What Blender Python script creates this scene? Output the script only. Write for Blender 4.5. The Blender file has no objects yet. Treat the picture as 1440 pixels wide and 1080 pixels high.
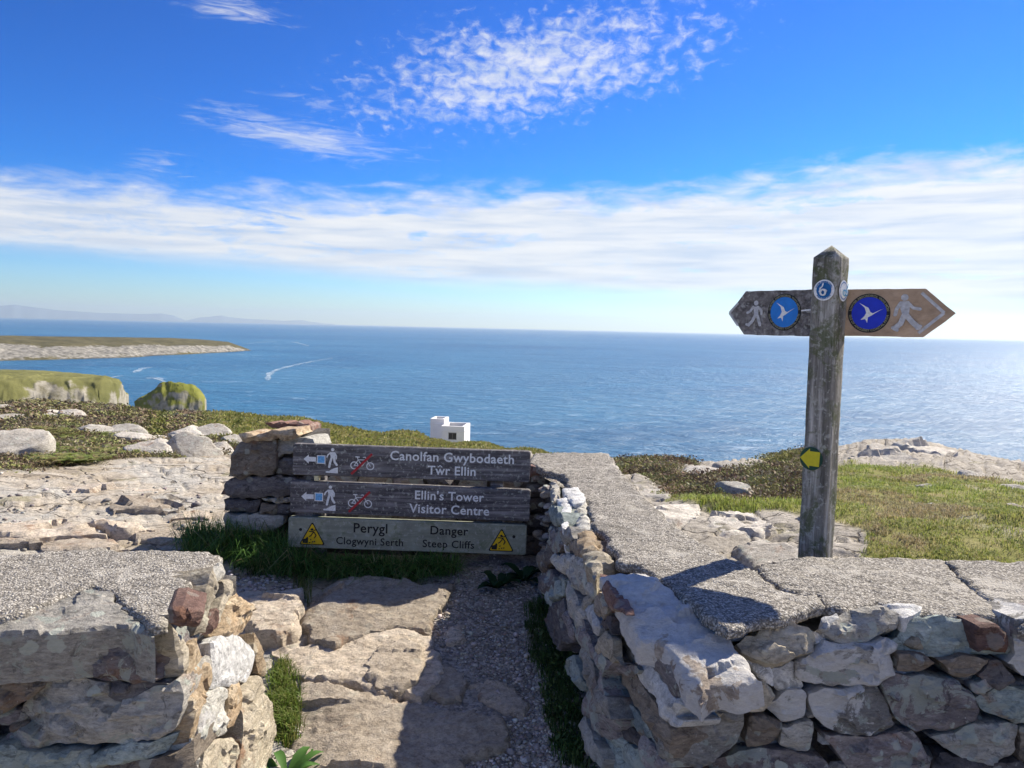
import bpy, math, random
import numpy as np
from mathutils import Vector, Matrix
from mathutils.geometry import delaunay_2d_cdt

R = math.radians
scene = bpy.context.scene
COL = scene.collection

# ------------------------------------------------------------------ camera
EYE = np.array([0.0, 0.0, 1.62])
FPX = 1082.0                      # focal length in photo pixels (1440 wide)
PITCH, ROLL = R(4.18), R(1.31)
cp, sp, cr, sr = math.cos(PITCH), math.sin(PITCH), math.cos(ROLL), math.sin(ROLL)
FW = np.array([0, cp, -sp]); R0 = np.array([1.0, 0, 0]); U0 = np.array([0, sp, cp])
RT = cr * R0 + sr * U0
UP = -sr * R0 + cr * U0
cam_d = bpy.data.cameras.new('camera'); cam = bpy.data.objects.new('camera', cam_d); COL.objects.link(cam)
cam_d.sensor_width = 36.0; cam_d.lens = 36.0 * FPX / 1440.0
cam_d.clip_start = 0.05; cam_d.clip_end = 120000
m = Matrix.Identity(4)
for i in range(3):
    m[i][0] = RT[i]; m[i][1] = UP[i]; m[i][2] = -FW[i]; m[i][3] = EYE[i]
cam.matrix_world = m
scene.camera = cam

# ------------------------------------------------------------------ sky, sun, exposure
SUN_AZ, SUN_EL = R(50), R(39.5)     # azimuth from +Y towards +X
scene.view_settings.view_transform = 'Standard'
scene.view_settings.look = 'None'
scene.view_settings.exposure = 1.38
scene.view_settings.gamma = 1.0
scene.view_settings.use_curve_mapping = False


def nd(nt, typ, ins=None, **attrs):
    n = nt.nodes.new(typ)
    for k, v in attrs.items():
        setattr(n, k, v)
    for k, v in (ins or {}).items():
        s = n.inputs[k]
        if isinstance(v, bpy.types.NodeSocket):
            nt.links.new(v, s)
        elif v is not None:
            s.default_value = v
    return n


def mth(nt, op, a, b=None, c=None, clamp=False):
    n = nt.nodes.new('ShaderNodeMath'); n.operation = op; n.use_clamp = clamp
    for i, v in enumerate((a, b, c)):
        if v is None: continue
        if isinstance(v, bpy.types.NodeSocket): nt.links.new(v, n.inputs[i])
        else: n.inputs[i].default_value = v
    return n.outputs[0]


def sstep(nt, x, a, b):
    n = nt.nodes.new('ShaderNodeMapRange'); n.interpolation_type = 'SMOOTHSTEP'
    nt.links.new(x, n.inputs['Value'])
    for k, v in (('From Min', a), ('From Max', b)):
        if isinstance(v, bpy.types.NodeSocket): nt.links.new(v, n.inputs[k])
        else: n.inputs[k].default_value = v
    n.inputs['To Min'].default_value = 0; n.inputs['To Max'].default_value = 1
    return n.outputs['Result']


def mixc(nt, f, a, b, blend='MIX'):
    n = nt.nodes.new('ShaderNodeMix'); n.data_type = 'RGBA'; n.blend_type = blend
    for idx, v in ((0, f), (6, a), (7, b)):
        s = n.inputs[idx]
        if isinstance(v, bpy.types.NodeSocket): nt.links.new(v, s)
        elif idx == 0: s.default_value = v
        else: s.default_value = (*v, 1) if len(v) == 3 else v
    return n.outputs[2]


def noise(nt, vec, scale, detail=5, rough=0.55, dist=0.0, lac=2.0):
    return nd(nt, 'ShaderNodeTexNoise', {'Vector': vec, 'Scale': scale, 'Detail': detail, 'Roughness': rough,
                                         'Distortion': dist, 'Lacunarity': lac}).outputs[0]


def build_world():
    w = bpy.data.worlds.new('World'); scene.world = w; w.use_nodes = True
    nt = w.node_tree; nt.nodes.clear()
    out = nd(nt, 'ShaderNodeOutputWorld')
    sky = nd(nt, 'ShaderNodeTexSky', sky_type='NISHITA', sun_disc=False)
    sky.sun_elevation = SUN_EL; sky.sun_rotation = SUN_AZ
    sky.altitude = 60; sky.air_density = 1.0; sky.dust_density = 0.05; sky.ozone_density = 4.0
    scaled = mixc(nt, 1.0, sky.outputs[0], (0.10, 0.10, 0.10), 'MULTIPLY')
    deep = nd(nt, 'ShaderNodeGamma', {'Color': scaled, 'Gamma': 1.55}).outputs[0]
    deep = nd(nt, 'ShaderNodeHueSaturation', {'Color': deep, 'Saturation': 1.30, 'Value': 1.0, 'Hue': 0.5}).outputs[0]
    tint = mixc(nt, 1.0, deep, (4.6, 5.9, 8.0), 'MULTIPLY')
    bsky = nd(nt, 'ShaderNodeBackground', {'Color': tint, 'Strength': 0.10})
    tc = nd(nt, 'ShaderNodeTexCoord').outputs['Generated']
    xyz = nd(nt, 'ShaderNodeSeparateXYZ', {0: tc}); X, Y, Z = xyz.outputs
    zc = mth(nt, 'MAXIMUM', Z, 0.004)
    # cloud sheet seen in perspective: project the view direction on a level sheet
    den = mth(nt, 'ADD', zc, 0.035)
    px = mth(nt, 'DIVIDE', X, den); py = mth(nt, 'DIVIDE', Y, den)
    sheet = nd(nt, 'ShaderNodeCombineXYZ', {0: px, 1: py, 2: 0.0}).outputs[0]
    # angular coords
    az = mth(nt, 'ARCTAN2', X, Y)
    ang = nd(nt, 'ShaderNodeCombineXYZ', {0: az, 1: zc, 2: 0.0}).outputs[0]
    angs = nd(nt, 'ShaderNodeVectorMath', {0: ang, 1: (1.0, 3.6, 1.0)}, operation='MULTIPLY').outputs[0]
    wob = mth(nt, 'SUBTRACT', noise(nt, angs, 3.2, 6, 0.6, 0.3), 0.5)
    wob2 = mth(nt, 'SUBTRACT', noise(nt, angs, 14, 5, 0.62, 0.4), 0.5)
    # --- broad bank of cloud above the horizon
    saz = mth(nt, 'SINE', az)
    topedge = mth(nt, 'MULTIPLY_ADD', saz, 0.046, 0.188)
    topedge = mth(nt, 'MULTIPLY_ADD', wob, 0.085, topedge)
    topedge = mth(nt, 'MULTIPLY_ADD', wob2, 0.085, topedge)
    botedge = mth(nt, 'MULTIPLY_ADD', saz, -0.038, 0.046)
    botedge = mth(nt, 'MULTIPLY_ADD', wob, 0.035, botedge)
    up = sstep(nt, zc, topedge, mth(nt, 'SUBTRACT', topedge, 0.05))
    lo = sstep(nt, zc, mth(nt, 'SUBTRACT', botedge, 0.008), mth(nt, 'ADD', botedge, 0.026))
    sheet_s = nd(nt, 'ShaderNodeVectorMath', {0: sheet, 1: (0.42, 1.0, 1.0)}, operation='MULTIPLY').outputs[0]
    tex = noise(nt, sheet_s, 1.1, 9, 0.62, 0.5)
    strat = nd(nt, 'ShaderNodeVectorMath', {0: ang, 1: (1.0, 11.0, 1.0)}, operation='MULTIPLY').outputs[0]
    lay = noise(nt, strat, 4.5, 7, 0.6, 0.6)
    thin = mth(nt, 'MULTIPLY_ADD', lay, 2.6, -0.78)
    thin = mth(nt, 'ADD', thin, mth(nt, 'MULTIPLY', mth(nt, 'SUBTRACT', tex, 0.5), 0.9))
    thin = mth(nt, 'MULTIPLY_ADD', saz, 0.35, mth(nt, 'ADD', thin, 0.66))
    ripple = noise(nt, nd(nt, 'ShaderNodeVectorMath', {0: ang, 1: (1.0, 2.6, 1.0)}, operation='MULTIPLY').outputs[0], 30.0, 7, 0.64, 0.6)
    thin = mth(nt, 'ADD', thin, mth(nt, 'MULTIPLY', mth(nt, 'SUBTRACT', ripple, 0.5), 1.5))
    gap = sstep(nt, noise(nt, nd(nt, 'ShaderNodeVectorMath', {0: ang, 1: (1.0, 5.0, 1.0)}, operation='MULTIPLY').outputs[0], 5.5, 6, 0.6, 0.8), 0.55, 0.70)
    thin = mth(nt, 'SUBTRACT', thin, mth(nt, 'MULTIPLY', gap, mth(nt, 'MULTIPLY_ADD', saz, -0.7, 0.55)))
    bank = mth(nt, 'MULTIPLY', mth(nt, 'MULTIPLY', up, lo), mth(nt, 'MINIMUM', mth(nt, 'MAXIMUM', thin, 0.0), 1.0))
    # --- patches of small puffs higher up
    puff = nd(nt, 'ShaderNodeVectorMath', {0: ang, 1: (1.0, 1.7, 1.0)}, operation='MULTIPLY').outputs[0]
    p1 = noise(nt, puff, 52.0, 7, 0.62, 0.35)
    p2 = noise(nt, puff, 8.5, 3, 0.5, 0.4)
    cells = mth(nt, 'ADD', mth(nt, 'MULTIPLY', p1, 1.05), mth(nt, 'MULTIPLY', p2, 0.36))

    def patch(a0, e0, wa, we, slope, gain):
        da = mth(nt, 'SUBTRACT', az, a0)
        de = mth(nt, 'SUBTRACT', zc, mth(nt, 'MULTIPLY_ADD', da, slope, e0))
        q = mth(nt, 'ADD', mth(nt, 'POWER', mth(nt, 'ABSOLUTE', mth(nt, 'DIVIDE', da, wa)), 2.0),
                mth(nt, 'POWER', mth(nt, 'ABSOLUTE', mth(nt, 'DIVIDE', de, we)), 2.0))
        return mth(nt, 'MULTIPLY', mth(nt, 'EXPONENT', mth(nt, 'MULTIPLY', q, -1.0)), gain)
    field = patch(R(1.0), 0.312, R(18.5), 0.088, 0.15, 0.64)
    f2 = patch(R(9), 0.375, R(14), 0.018, 0.22, 0.30)
    field = mth(nt, 'MAXIMUM', field, f2)
    # similar broken patches over the unseen upper sky, thickened to brighten the shadows
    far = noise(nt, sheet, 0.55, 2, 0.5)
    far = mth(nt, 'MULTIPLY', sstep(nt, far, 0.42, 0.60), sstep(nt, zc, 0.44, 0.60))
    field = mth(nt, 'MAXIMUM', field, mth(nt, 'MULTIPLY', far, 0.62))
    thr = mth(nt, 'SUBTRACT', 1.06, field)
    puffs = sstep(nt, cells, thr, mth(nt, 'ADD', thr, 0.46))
    # --- thin wisps
    wsp = nd(nt, 'ShaderNodeVectorMath', {0: ang, 1: (1.0, 7.0, 1.0)}, operation='MULTIPLY').outputs[0]
    wn = noise(nt, wsp, 13, 8, 0.68, 1.2)
    wf = mth(nt, 'MAXIMUM', patch(R(-20), 0.345, R(5.5), 0.016, -0.02, 0.40), patch(R(-15.5), 0.222, R(9), 0.026, -0.10, 0.44))
    wf = mth(nt, 'MAXIMUM', wf, patch(R(-24.5), 0.178, R(3.2), 0.022, 0.0, 0.36))
    wf = mth(nt, 'MAXIMUM', wf, patch(R(-15), 0.262, R(5), 0.010, -0.06, 0.33))
    wisps = mth(nt, 'MULTIPLY', sstep(nt, mth(nt, 'ADD', wn, wf), 0.70, 1.12), 0.72)
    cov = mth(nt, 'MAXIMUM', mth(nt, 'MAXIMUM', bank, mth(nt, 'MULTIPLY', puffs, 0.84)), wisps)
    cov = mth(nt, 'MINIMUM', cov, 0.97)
    shade = mth(nt, 'MULTIPLY_ADD', mth(nt, 'SUBTRACT', noise(nt, strat, 7, 6, 0.55, 0.3), 0.5), 0.75, 0.84)
    ccol = mixc(nt, sstep(nt, shade, 0.60, 1.0), (0.56, 0.68, 0.88), (1.0, 1.0, 1.0))
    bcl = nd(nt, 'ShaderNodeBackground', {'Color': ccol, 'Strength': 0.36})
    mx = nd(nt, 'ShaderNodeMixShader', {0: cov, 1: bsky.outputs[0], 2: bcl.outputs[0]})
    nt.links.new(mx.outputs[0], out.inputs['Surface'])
    w.cycles.sampling_method = 'MANUAL'; w.cycles.sample_map_resolution = 512


build_world()
sd = bpy.data.lights.new('sun', 'SUN'); sun = bpy.data.objects.new('sun', sd); COL.objects.link(sun)
sd.energy = 3.4; sd.angle = R(0.53); sd.color = (1.0, 0.915, 0.77)
sdir = Vector((math.sin(SUN_AZ) * math.cos(SUN_EL), math.cos(SUN_AZ) * math.cos(SUN_EL), math.sin(SUN_EL)))
sun.rotation_euler = (-sdir).to_track_quat('-Z', 'Y').to_euler()
sun.location = (20, 12, 25)


# ------------------------------------------------------------------ helpers
def ray(px, py):
    px = np.asarray(px, float); py = np.asarray(py, float)
    return FW + ((px - 720) / FPX)[..., None] * RT + ((540 - py) / FPX)[..., None] * UP


def at_z(px, py, z):
    d = ray(px, py); t = (z - EYE[2]) / d[..., 2]
    return EYE + d * t[..., None]


def at_y(px, py, y):
    d = ray(px, py); t = y / d[..., 1]
    return EYE + d * t[..., None]


def at_plane(px, py, p0, n):
    d = ray(px, py); n = np.asarray(n, float)
    t = np.dot(np.asarray(p0, float) - EYE, n) / (d @ n)
    return EYE + d * t[..., None]


def at_range(px, py, r):
    d = ray(px, py); h = np.hypot(d[..., 0], d[..., 1])
    return EYE + d * (np.asarray(r, float) / h)[..., None]


def to_px(p):
    q = np.asarray(p, float) - EYE
    w = np.maximum(q @ FW, 1e-3)
    return 720 + FPX * (q @ RT) / w, 540 - FPX * (q @ UP) / w


_rng = np.random.RandomState(7)
_perm = _rng.permutation(512).astype(np.int64)
_grad = _rng.normal(size=(512, 3)); _grad /= np.linalg.norm(_grad, axis=1)[:, None]


def perlin(p):
    p = np.asarray(p, float)
    i = np.floor(p).astype(np.int64); f = p - i
    u = f * f * f * (f * (f * 6 - 15) + 10)
    res = 0.0
    for dx in (0, 1):
        for dy in (0, 1):
            for dz in (0, 1):
                h = _perm[(i[..., 0] + dx) & 511]; h = _perm[(h + i[..., 1] + dy) & 511]; h = _perm[(h + i[..., 2] + dz) & 511]
                g = _grad[h]
                dd = g[..., 0] * (f[..., 0] - dx) + g[..., 1] * (f[..., 1] - dy) + g[..., 2] * (f[..., 2] - dz)
                wx = u[..., 0] if dx else 1 - u[..., 0]
                wy = u[..., 1] if dy else 1 - u[..., 1]
                wz = u[..., 2] if dz else 1 - u[..., 2]
                res = res + dd * wx * wy * wz
    return res * 1.5


def fbm(p, octs=4, gain=0.5, ridged=False):
    a, s, t = 1.0, 0.0, 0.0
    p = np.asarray(p, float)
    for o in range(octs):
        n = perlin(p)
        if ridged: n = 1 - 2 * np.abs(n)
        s = s + a * n; t += a
        a *= gain; p = p * 2.03 + 17.3
    return s / t


def smooth(x, a, b):
    t = np.clip((x - a) / (b - a), 0, 1)
    return t * t * (3 - 2 * t)


def inpoly(x, y, poly):
    x = np.asarray(x); y = np.asarray(y); ins = np.zeros(x.shape, bool)
    n = len(poly)
    for i in range(n):
        x1, y1 = poly[i]; x2, y2 = poly[(i + 1) % n]
        if y1 == y2: continue
        c = ((y1 > y) != (y2 > y)) & (x < (x2 - x1) * (y - y1) / (y2 - y1) + x1)
        ins ^= c
    return ins


ROOT = {}


def base_of(parent):
    while parent.parent: parent = parent.parent
    return np.array(parent.location)


def mk(name, V, F, mat, parent=None, origin=None, smoothf=True, tags=None, attr=None):
    """link one mesh object; V in world metres"""
    V = np.asarray(V, float)
    me = bpy.data.meshes.new(name)
    o = bpy.data.objects.new(name, me)
    if parent is not None:
        org = base_of(parent)
    else:
        org = np.array(origin if origin is not None else (0, 0, 0), float)
    if isinstance(F, np.ndarray):
        k = F.shape[1]
        me.vertices.add(len(V)); me.vertices.foreach_set('co', (V - org).astype(np.float32).ravel())
        me.loops.add(F.size); me.loops.foreach_set('vertex_index', F.astype(np.int32).ravel())
        me.polygons.add(len(F))
        me.polygons.foreach_set('loop_start', np.arange(0, F.size, k, dtype=np.int32))
        me.update(calc_edges=True); me.validate()
    else:
        me.from_pydata((V - org).tolist(), [], F); me.update()
    if smoothf: me.polygons.foreach_set('use_smooth', np.ones(len(me.polygons), bool))
    for an, av in (attr or {}).items():
        a = me.attributes.new(an, 'FLOAT_COLOR', 'POINT')
        av = np.asarray(av, np.float32)
        if av.shape[1] == 3: av = np.concatenate([av, np.ones((len(av), 1), np.float32)], 1)
        a.data.foreach_set('color', av.ravel())
    if mat is not None: me.materials.append(mat)
    COL.objects.link(o)
    if parent is not None: o.parent = parent
    else: o.location = org
    for k, v in (tags or {}).items(): o[k] = v
    return o


def thing(name, label, cat, loc, group=None):
    o = bpy.data.objects.new(name, None); COL.objects.link(o)
    o.empty_display_size = 0.2
    o.location = tuple(float(c) for c in loc)
    o['label'] = label; o['category'] = cat
    if group: o['group'] = group
    return o


# ------------------------------------------------------------------ materials
def new_mat(name):
    m = bpy.data.materials.new(name); m.use_nodes = True
    nt = m.node_tree; nt.nodes.clear()
    out = nd(nt, 'ShaderNodeOutputMaterial'); b = nd(nt, 'ShaderNodeBsdfPrincipled')
    nt.links.new(b.outputs[0], out.inputs['Surface'])
    return m, nt, b


def setp(nt, b, **kw):
    for k, v in kw.items():
        k = k.replace('_', ' ')
        if isinstance(v, bpy.types.NodeSocket): nt.links.new(v, b.inputs[k])
        else: b.inputs[k].default_value = (*v, 1) if isinstance(v, tuple) and len(v) == 3 else v


def bump(nt, b, height, strength=0.5, dist=0.01, prev=None):
    n = nd(nt, 'ShaderNodeBump', {'Height': height, 'Strength': strength, 'Distance': dist})
    if prev is not None: nt.links.new(prev, n.inputs['Normal'])
    nt.links.new(n.outputs[0], b.inputs['Normal'])
    return n.outputs[0]


def ramp(nt, f, stops, interp='LINEAR'):
    n = nt.nodes.new('ShaderNodeValToRGB'); cr_ = n.color_ramp; cr_.interpolation = interp
    while len(cr_.elements) < len(stops): cr_.elements.new(0.5)
    for e, (p, c) in zip(cr_.elements, stops):
        e.position = p; e.color = (*c, 1) if len(c) == 3 else c
    nt.links.new(f, n.inputs[0])
    return n.outputs[0]


def stone_mat(name, c1, c2, c3, lichen=0.3, white=0.0, stain=0.2, strata=2.5, lich_col=(0.40, 0.43, 0.37)):
    m, nt, b = new_mat(name)
    tc = nd(nt, 'ShaderNodeTexCoord').outputs['Object']
    oi = nd(nt, 'ShaderNodeObjectInfo').outputs['Random']
    off = nd(nt, 'ShaderNodeVectorMath', {0: tc, 1: nd(nt, 'ShaderNodeCombineXYZ', {0: mth(nt, 'MULTIPLY', oi, 37.0), 1: mth(nt, 'MULTIPLY', oi, 91.0), 2: oi}).outputs[0]}, operation='ADD').outputs[0]
    st = nd(nt, 'ShaderNodeVectorMath', {0: off, 1: (1, 1, strata)}, operation='MULTIPLY').outputs[0]
    a = noise(nt, st, 9, 10, 0.70, 0.6)
    col = ramp(nt, a, [(0.30, c1), (0.5, c2), (0.72, c3)])
    bb = noise(nt, st, 46, 10, 0.80, 0.2)
    col = mixc(nt, 1.0, col, ramp(nt, bb, [(0.28, (0.38, 0.38, 0.38)), (0.5, (1, 1, 1)), (0.75, (1.55, 1.55, 1.55))]), 'MULTIPLY')
    rv = mth(nt, 'MULTIPLY_ADD', oi, 0.55, 0.72)
    col = mixc(nt, 1.0, col, nd(nt, 'ShaderNodeCombineXYZ', {0: rv, 1: rv, 2: rv}).outputs[0], 'MULTIPLY')
    if stain:
        s = noise(nt, off, 5.5, 6, 0.6, 0.8)
        col = mixc(nt, mth(nt, 'MULTIPLY', sstep(nt, s, 0.60 - stain * 0.2, 0.74), 0.75), col, (0.24, 0.105, 0.045))
    dk = noise(nt, off, 19, 8, 0.72, 0.8)
    col = mixc(nt, mth(nt, 'MULTIPLY', sstep(nt, dk, 0.56, 0.63), 0.62), col, tuple(x * 0.42 for x in c1))
    if lichen:
        sp_ = nd(nt, 'ShaderNodeTexVoronoi', {'Vector': nd(nt, 'ShaderNodeVectorMath', {0: off, 1: nd(nt, 'ShaderNodeVectorMath', {0: nd(nt, 'ShaderNodeTexNoise', {'Vector': off, 'Scale': 40.0, 'Detail': 3.0}).outputs['Color'], 1: (0.03, 0.03, 0.03)}, operation='MULTIPLY').outputs[0]}, operation='ADD').outputs[0], 'Scale': 15.0})
        sr_ = nd(nt, 'ShaderNodeSeparateColor', {0: sp_.outputs['Color']}).outputs[0]
        spot = mth(nt, 'MULTIPLY', sstep(nt, sp_.outputs['Distance'], mth(nt, 'MULTIPLY_ADD', sr_, 0.40, 0.02), mth(nt, 'MULTIPLY', sr_, 0.36)), sstep(nt, sr_, 0.45, 0.55))
        col = mixc(nt, mth(nt, 'MULTIPLY', spot, min(0.75, lichen * 1.3)), col, tuple(min(0.75, x * 1.35) for x in lich_col))
        l = noise(nt, off, 11, 7, 0.68, 0.7)
        k = sstep(nt, l, 0.715 - lichen * 0.3, 0.745 - lichen * 0.3)
        col = mixc(nt, mth(nt, 'MULTIPLY', k, 0.72), col, lich_col)
        l2 = noise(nt, off, 70, 3, 0.6)
        col = mixc(nt, mth(nt, 'MULTIPLY', sstep(nt, l2, 0.66, 0.70), 0.6 * min(1, lichen * 2)), col, (0.62, 0.61, 0.55))
    if white:
        wv = noise(nt, off, 5.0, 8, 0.66, 0.5)
        k = sstep(nt, wv, 0.735 - white * 0.5, 0.76 - white * 0.5)
        col = mixc(nt, mth(nt, 'MULTIPLY', k, 0.93), col, ramp(nt, bb, [(0.25, (0.44, 0.42, 0.38)), (0.45, (0.62, 0.60, 0.565)), (0.7, (0.78, 0.765, 0.735))]))
    setp(nt, b, Base_Color=col, Roughness=0.88, Specular_IOR_Level=0.25)
    h = mth(nt, 'ADD', mth(nt, 'MULTIPLY', noise(nt, st, 30, 10, 0.74, 0.3), 1.0), mth(nt, 'MULTIPLY', noise(nt, off, 130, 5, 0.7), 0.4))
    bump(nt, b, h, 0.9, 0.018)
    return m


M = {}
M['purple'] = stone_mat('stone_purple_grey', (0.156, 0.132, 0.134), (0.294, 0.258, 0.246), (0.432, 0.390, 0.354), 0.62, 0.10, 0.2)
M['grey'] = stone_mat('stone_grey', (0.228, 0.216, 0.192), (0.408, 0.384, 0.336), (0.564, 0.528, 0.462), 0.5, 0.1, 0.12)
M['teal'] = stone_mat('stone_green_grey', (0.204, 0.234, 0.216), (0.348, 0.402, 0.372), (0.516, 0.552, 0.504), 0.5, 0.06, 0.05)
M['brown'] = stone_mat('stone_brown', (0.16, 0.125, 0.10), (0.29, 0.24, 0.185), (0.41, 0.35, 0.275), 0.3, 0.0, 0.35)
M['tan'] = stone_mat('stone_tan', (0.30, 0.255, 0.18), (0.47, 0.41, 0.31), (0.60, 0.54, 0.43), 0.3, 0.05, 0.2, lich_col=(0.54, 0.52, 0.40))
M['orange'] = stone_mat('stone_orange', (0.32, 0.215, 0.12), (0.50, 0.38, 0.245), (0.62, 0.53, 0.39), 0.2, 0.0, 0.5, lich_col=(0.56, 0.53, 0.42))
M['red'] = stone_mat('stone_red_brown', (0.13, 0.075, 0.06), (0.21, 0.125, 0.10), (0.31, 0.21, 0.165), 0.15, 0.0, 0.4)
M['pale'] = stone_mat('stone_pale', (0.36, 0.34, 0.29), (0.52, 0.50, 0.44), (0.64, 0.62, 0.56), 0.3, 0.2, 0.1)
M['white'] = stone_mat('stone_limewashed', (0.24, 0.19, 0.155), (0.36, 0.305, 0.25), (0.48, 0.43, 0.36), 0.15, 0.72, 0.1)
M['mixwhite'] = stone_mat('stone_part_limewashed', (0.16, 0.15, 0.14), (0.28, 0.265, 0.24), (0.40, 0.37, 0.33), 0.45, 0.52, 0.1)
M['mortar'] = stone_mat('lime_mortar', (0.56, 0.55, 0.52), (0.68, 0.67, 0.64), (0.80, 0.79, 0.76), 0.0, 0.3, 0.0, strata=1)
M['dark'] = stone_mat('stone_dark', (0.08, 0.073, 0.075), (0.155, 0.142, 0.14), (0.25, 0.23, 0.215), 0.25, 0.0, 0.2)
M['core'] = stone_mat('wall_core', (0.06, 0.055, 0.05), (0.11, 0.10, 0.09), (0.17, 0.155, 0.14), 0.1, 0.0, 0.1)
M['heathrock'] = stone_mat('weathered_boulder', (0.36, 0.32, 0.265), (0.52, 0.48, 0.415), (0.64, 0.60, 0.53), 0.3, 0.06, 0.1, strata=2)
M['pathrock'] = stone_mat('path_bedrock', (0.36, 0.295, 0.22), (0.49, 0.415, 0.325), (0.58, 0.51, 0.42), 0.08, 0.0, 0.15)


def concrete_mat():
    m, nt, b = new_mat('exposed_aggregate_concrete')
    tc = nd(nt, 'ShaderNodeTexCoord').outputs['Object']
    warp = nd(nt, 'ShaderNodeVectorMath', {0: tc, 1: nd(nt, 'ShaderNodeTexNoise', {'Vector': tc, 'Scale': 60.0, 'Detail': 2.0}).outputs['Color']}, operation='MULTIPLY_ADD')
    warp.inputs[1].default_value = (1, 1, 1)
    wv = nd(nt, 'ShaderNodeVectorMath', {0: nd(nt, 'ShaderNodeTexNoise', {'Vector': tc, 'Scale': 55.0, 'Detail': 2.0}).outputs['Color']}, operation='SCALE')
    wv.inputs['Scale'].default_value = 0.012
    p = nd(nt, 'ShaderNodeVectorMath', {0: tc, 1: wv.outputs[0]}, operation='ADD').outputs[0]
    v = nd(nt, 'ShaderNodeTexVoronoi', {'Vector': p, 'Scale': 150.0, 'Randomness': 1.0}, feature='F1')
    ve = v.outputs['Distance']
    cellc = nd(nt, 'ShaderNodeSeparateColor', {0: v.outputs['Color']}).outputs[0]
    pebble = ramp(nt, cellc, [(0.0, (0.14, 0.127, 0.107)), (0.3, (0.26, 0.238, 0.205)), (0.65, (0.39, 0.36, 0.315)), (1.0, (0.58, 0.545, 0.48))])
    pit = sstep(nt, ve, 0.42, 0.72)
    col = mixc(nt, mth(nt, 'MULTIPLY', pit, 0.8), pebble, (0.09, 0.082, 0.07))
    big = noise(nt, tc, 4.5, 6, 0.6, 0.4)
    col = mixc(nt, mth(nt, 'MULTIPLY', sstep(nt, big, 0.50, 0.72), 0.55), col, (0.34, 0.31, 0.255))
    stn = noise(nt, tc, 2.2, 7, 0.62, 0.7)
    col = mixc(nt, mth(nt, 'MULTIPLY', sstep(nt, stn, 0.52, 0.66), 0.5), col, (0.15, 0.135, 0.11))
    smo = noise(nt, tc, 6.5, 6, 0.6, 0.6)
    col = mixc(nt, mth(nt, 'MULTIPLY', sstep(nt, smo, 0.58, 0.64), 0.6), col, (0.47, 0.44, 0.385))
    lich = noise(nt, tc, 26, 5, 0.65, 0.5)
    col = mixc(nt, mth(nt, 'MULTIPLY', sstep(nt, lich, 0.62, 0.70), 0.45), col, (0.42, 0.385, 0.30))
    setp(nt, b, Base_Color=col, Roughness=0.92, Specular_IOR_Level=0.2)
    h = mth(nt, 'ADD', mth(nt, 'MULTIPLY', ve, -1.0), mth(nt, 'MULTIPLY', noise(nt, tc, 45, 6, 0.7), 0.7))
    bump(nt, b, h, 0.9, 0.0045)
    return m


M['concrete'] = concrete_mat()


# ------------------------------------------------------------------ stone builder
def resample(P, step, rounded=0.13):
    P = np.asarray(P, float); n = len(P)
    # cut the corners a little so outlines are broken, not knife-edged
    Q = []
    for i in range(n):
        a, b_, c = P[i - 1], P[i], P[(i + 1) % n]
        Q.append(b_ + (a - b_) * rounded * 0.5); Q.append(b_ + (c - b_) * rounded * 0.5)
    Q = np.array(Q); out = []
    for i in range(len(Q)):
        a, b_ = Q[i], Q[(i + 1) % len(Q)]
        k = max(1, int(round(np.linalg.norm(b_ - a) / step)))
        for j in range(k): out.append(a + (b_ - a) * j / k)
    return np.array(out)


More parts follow.
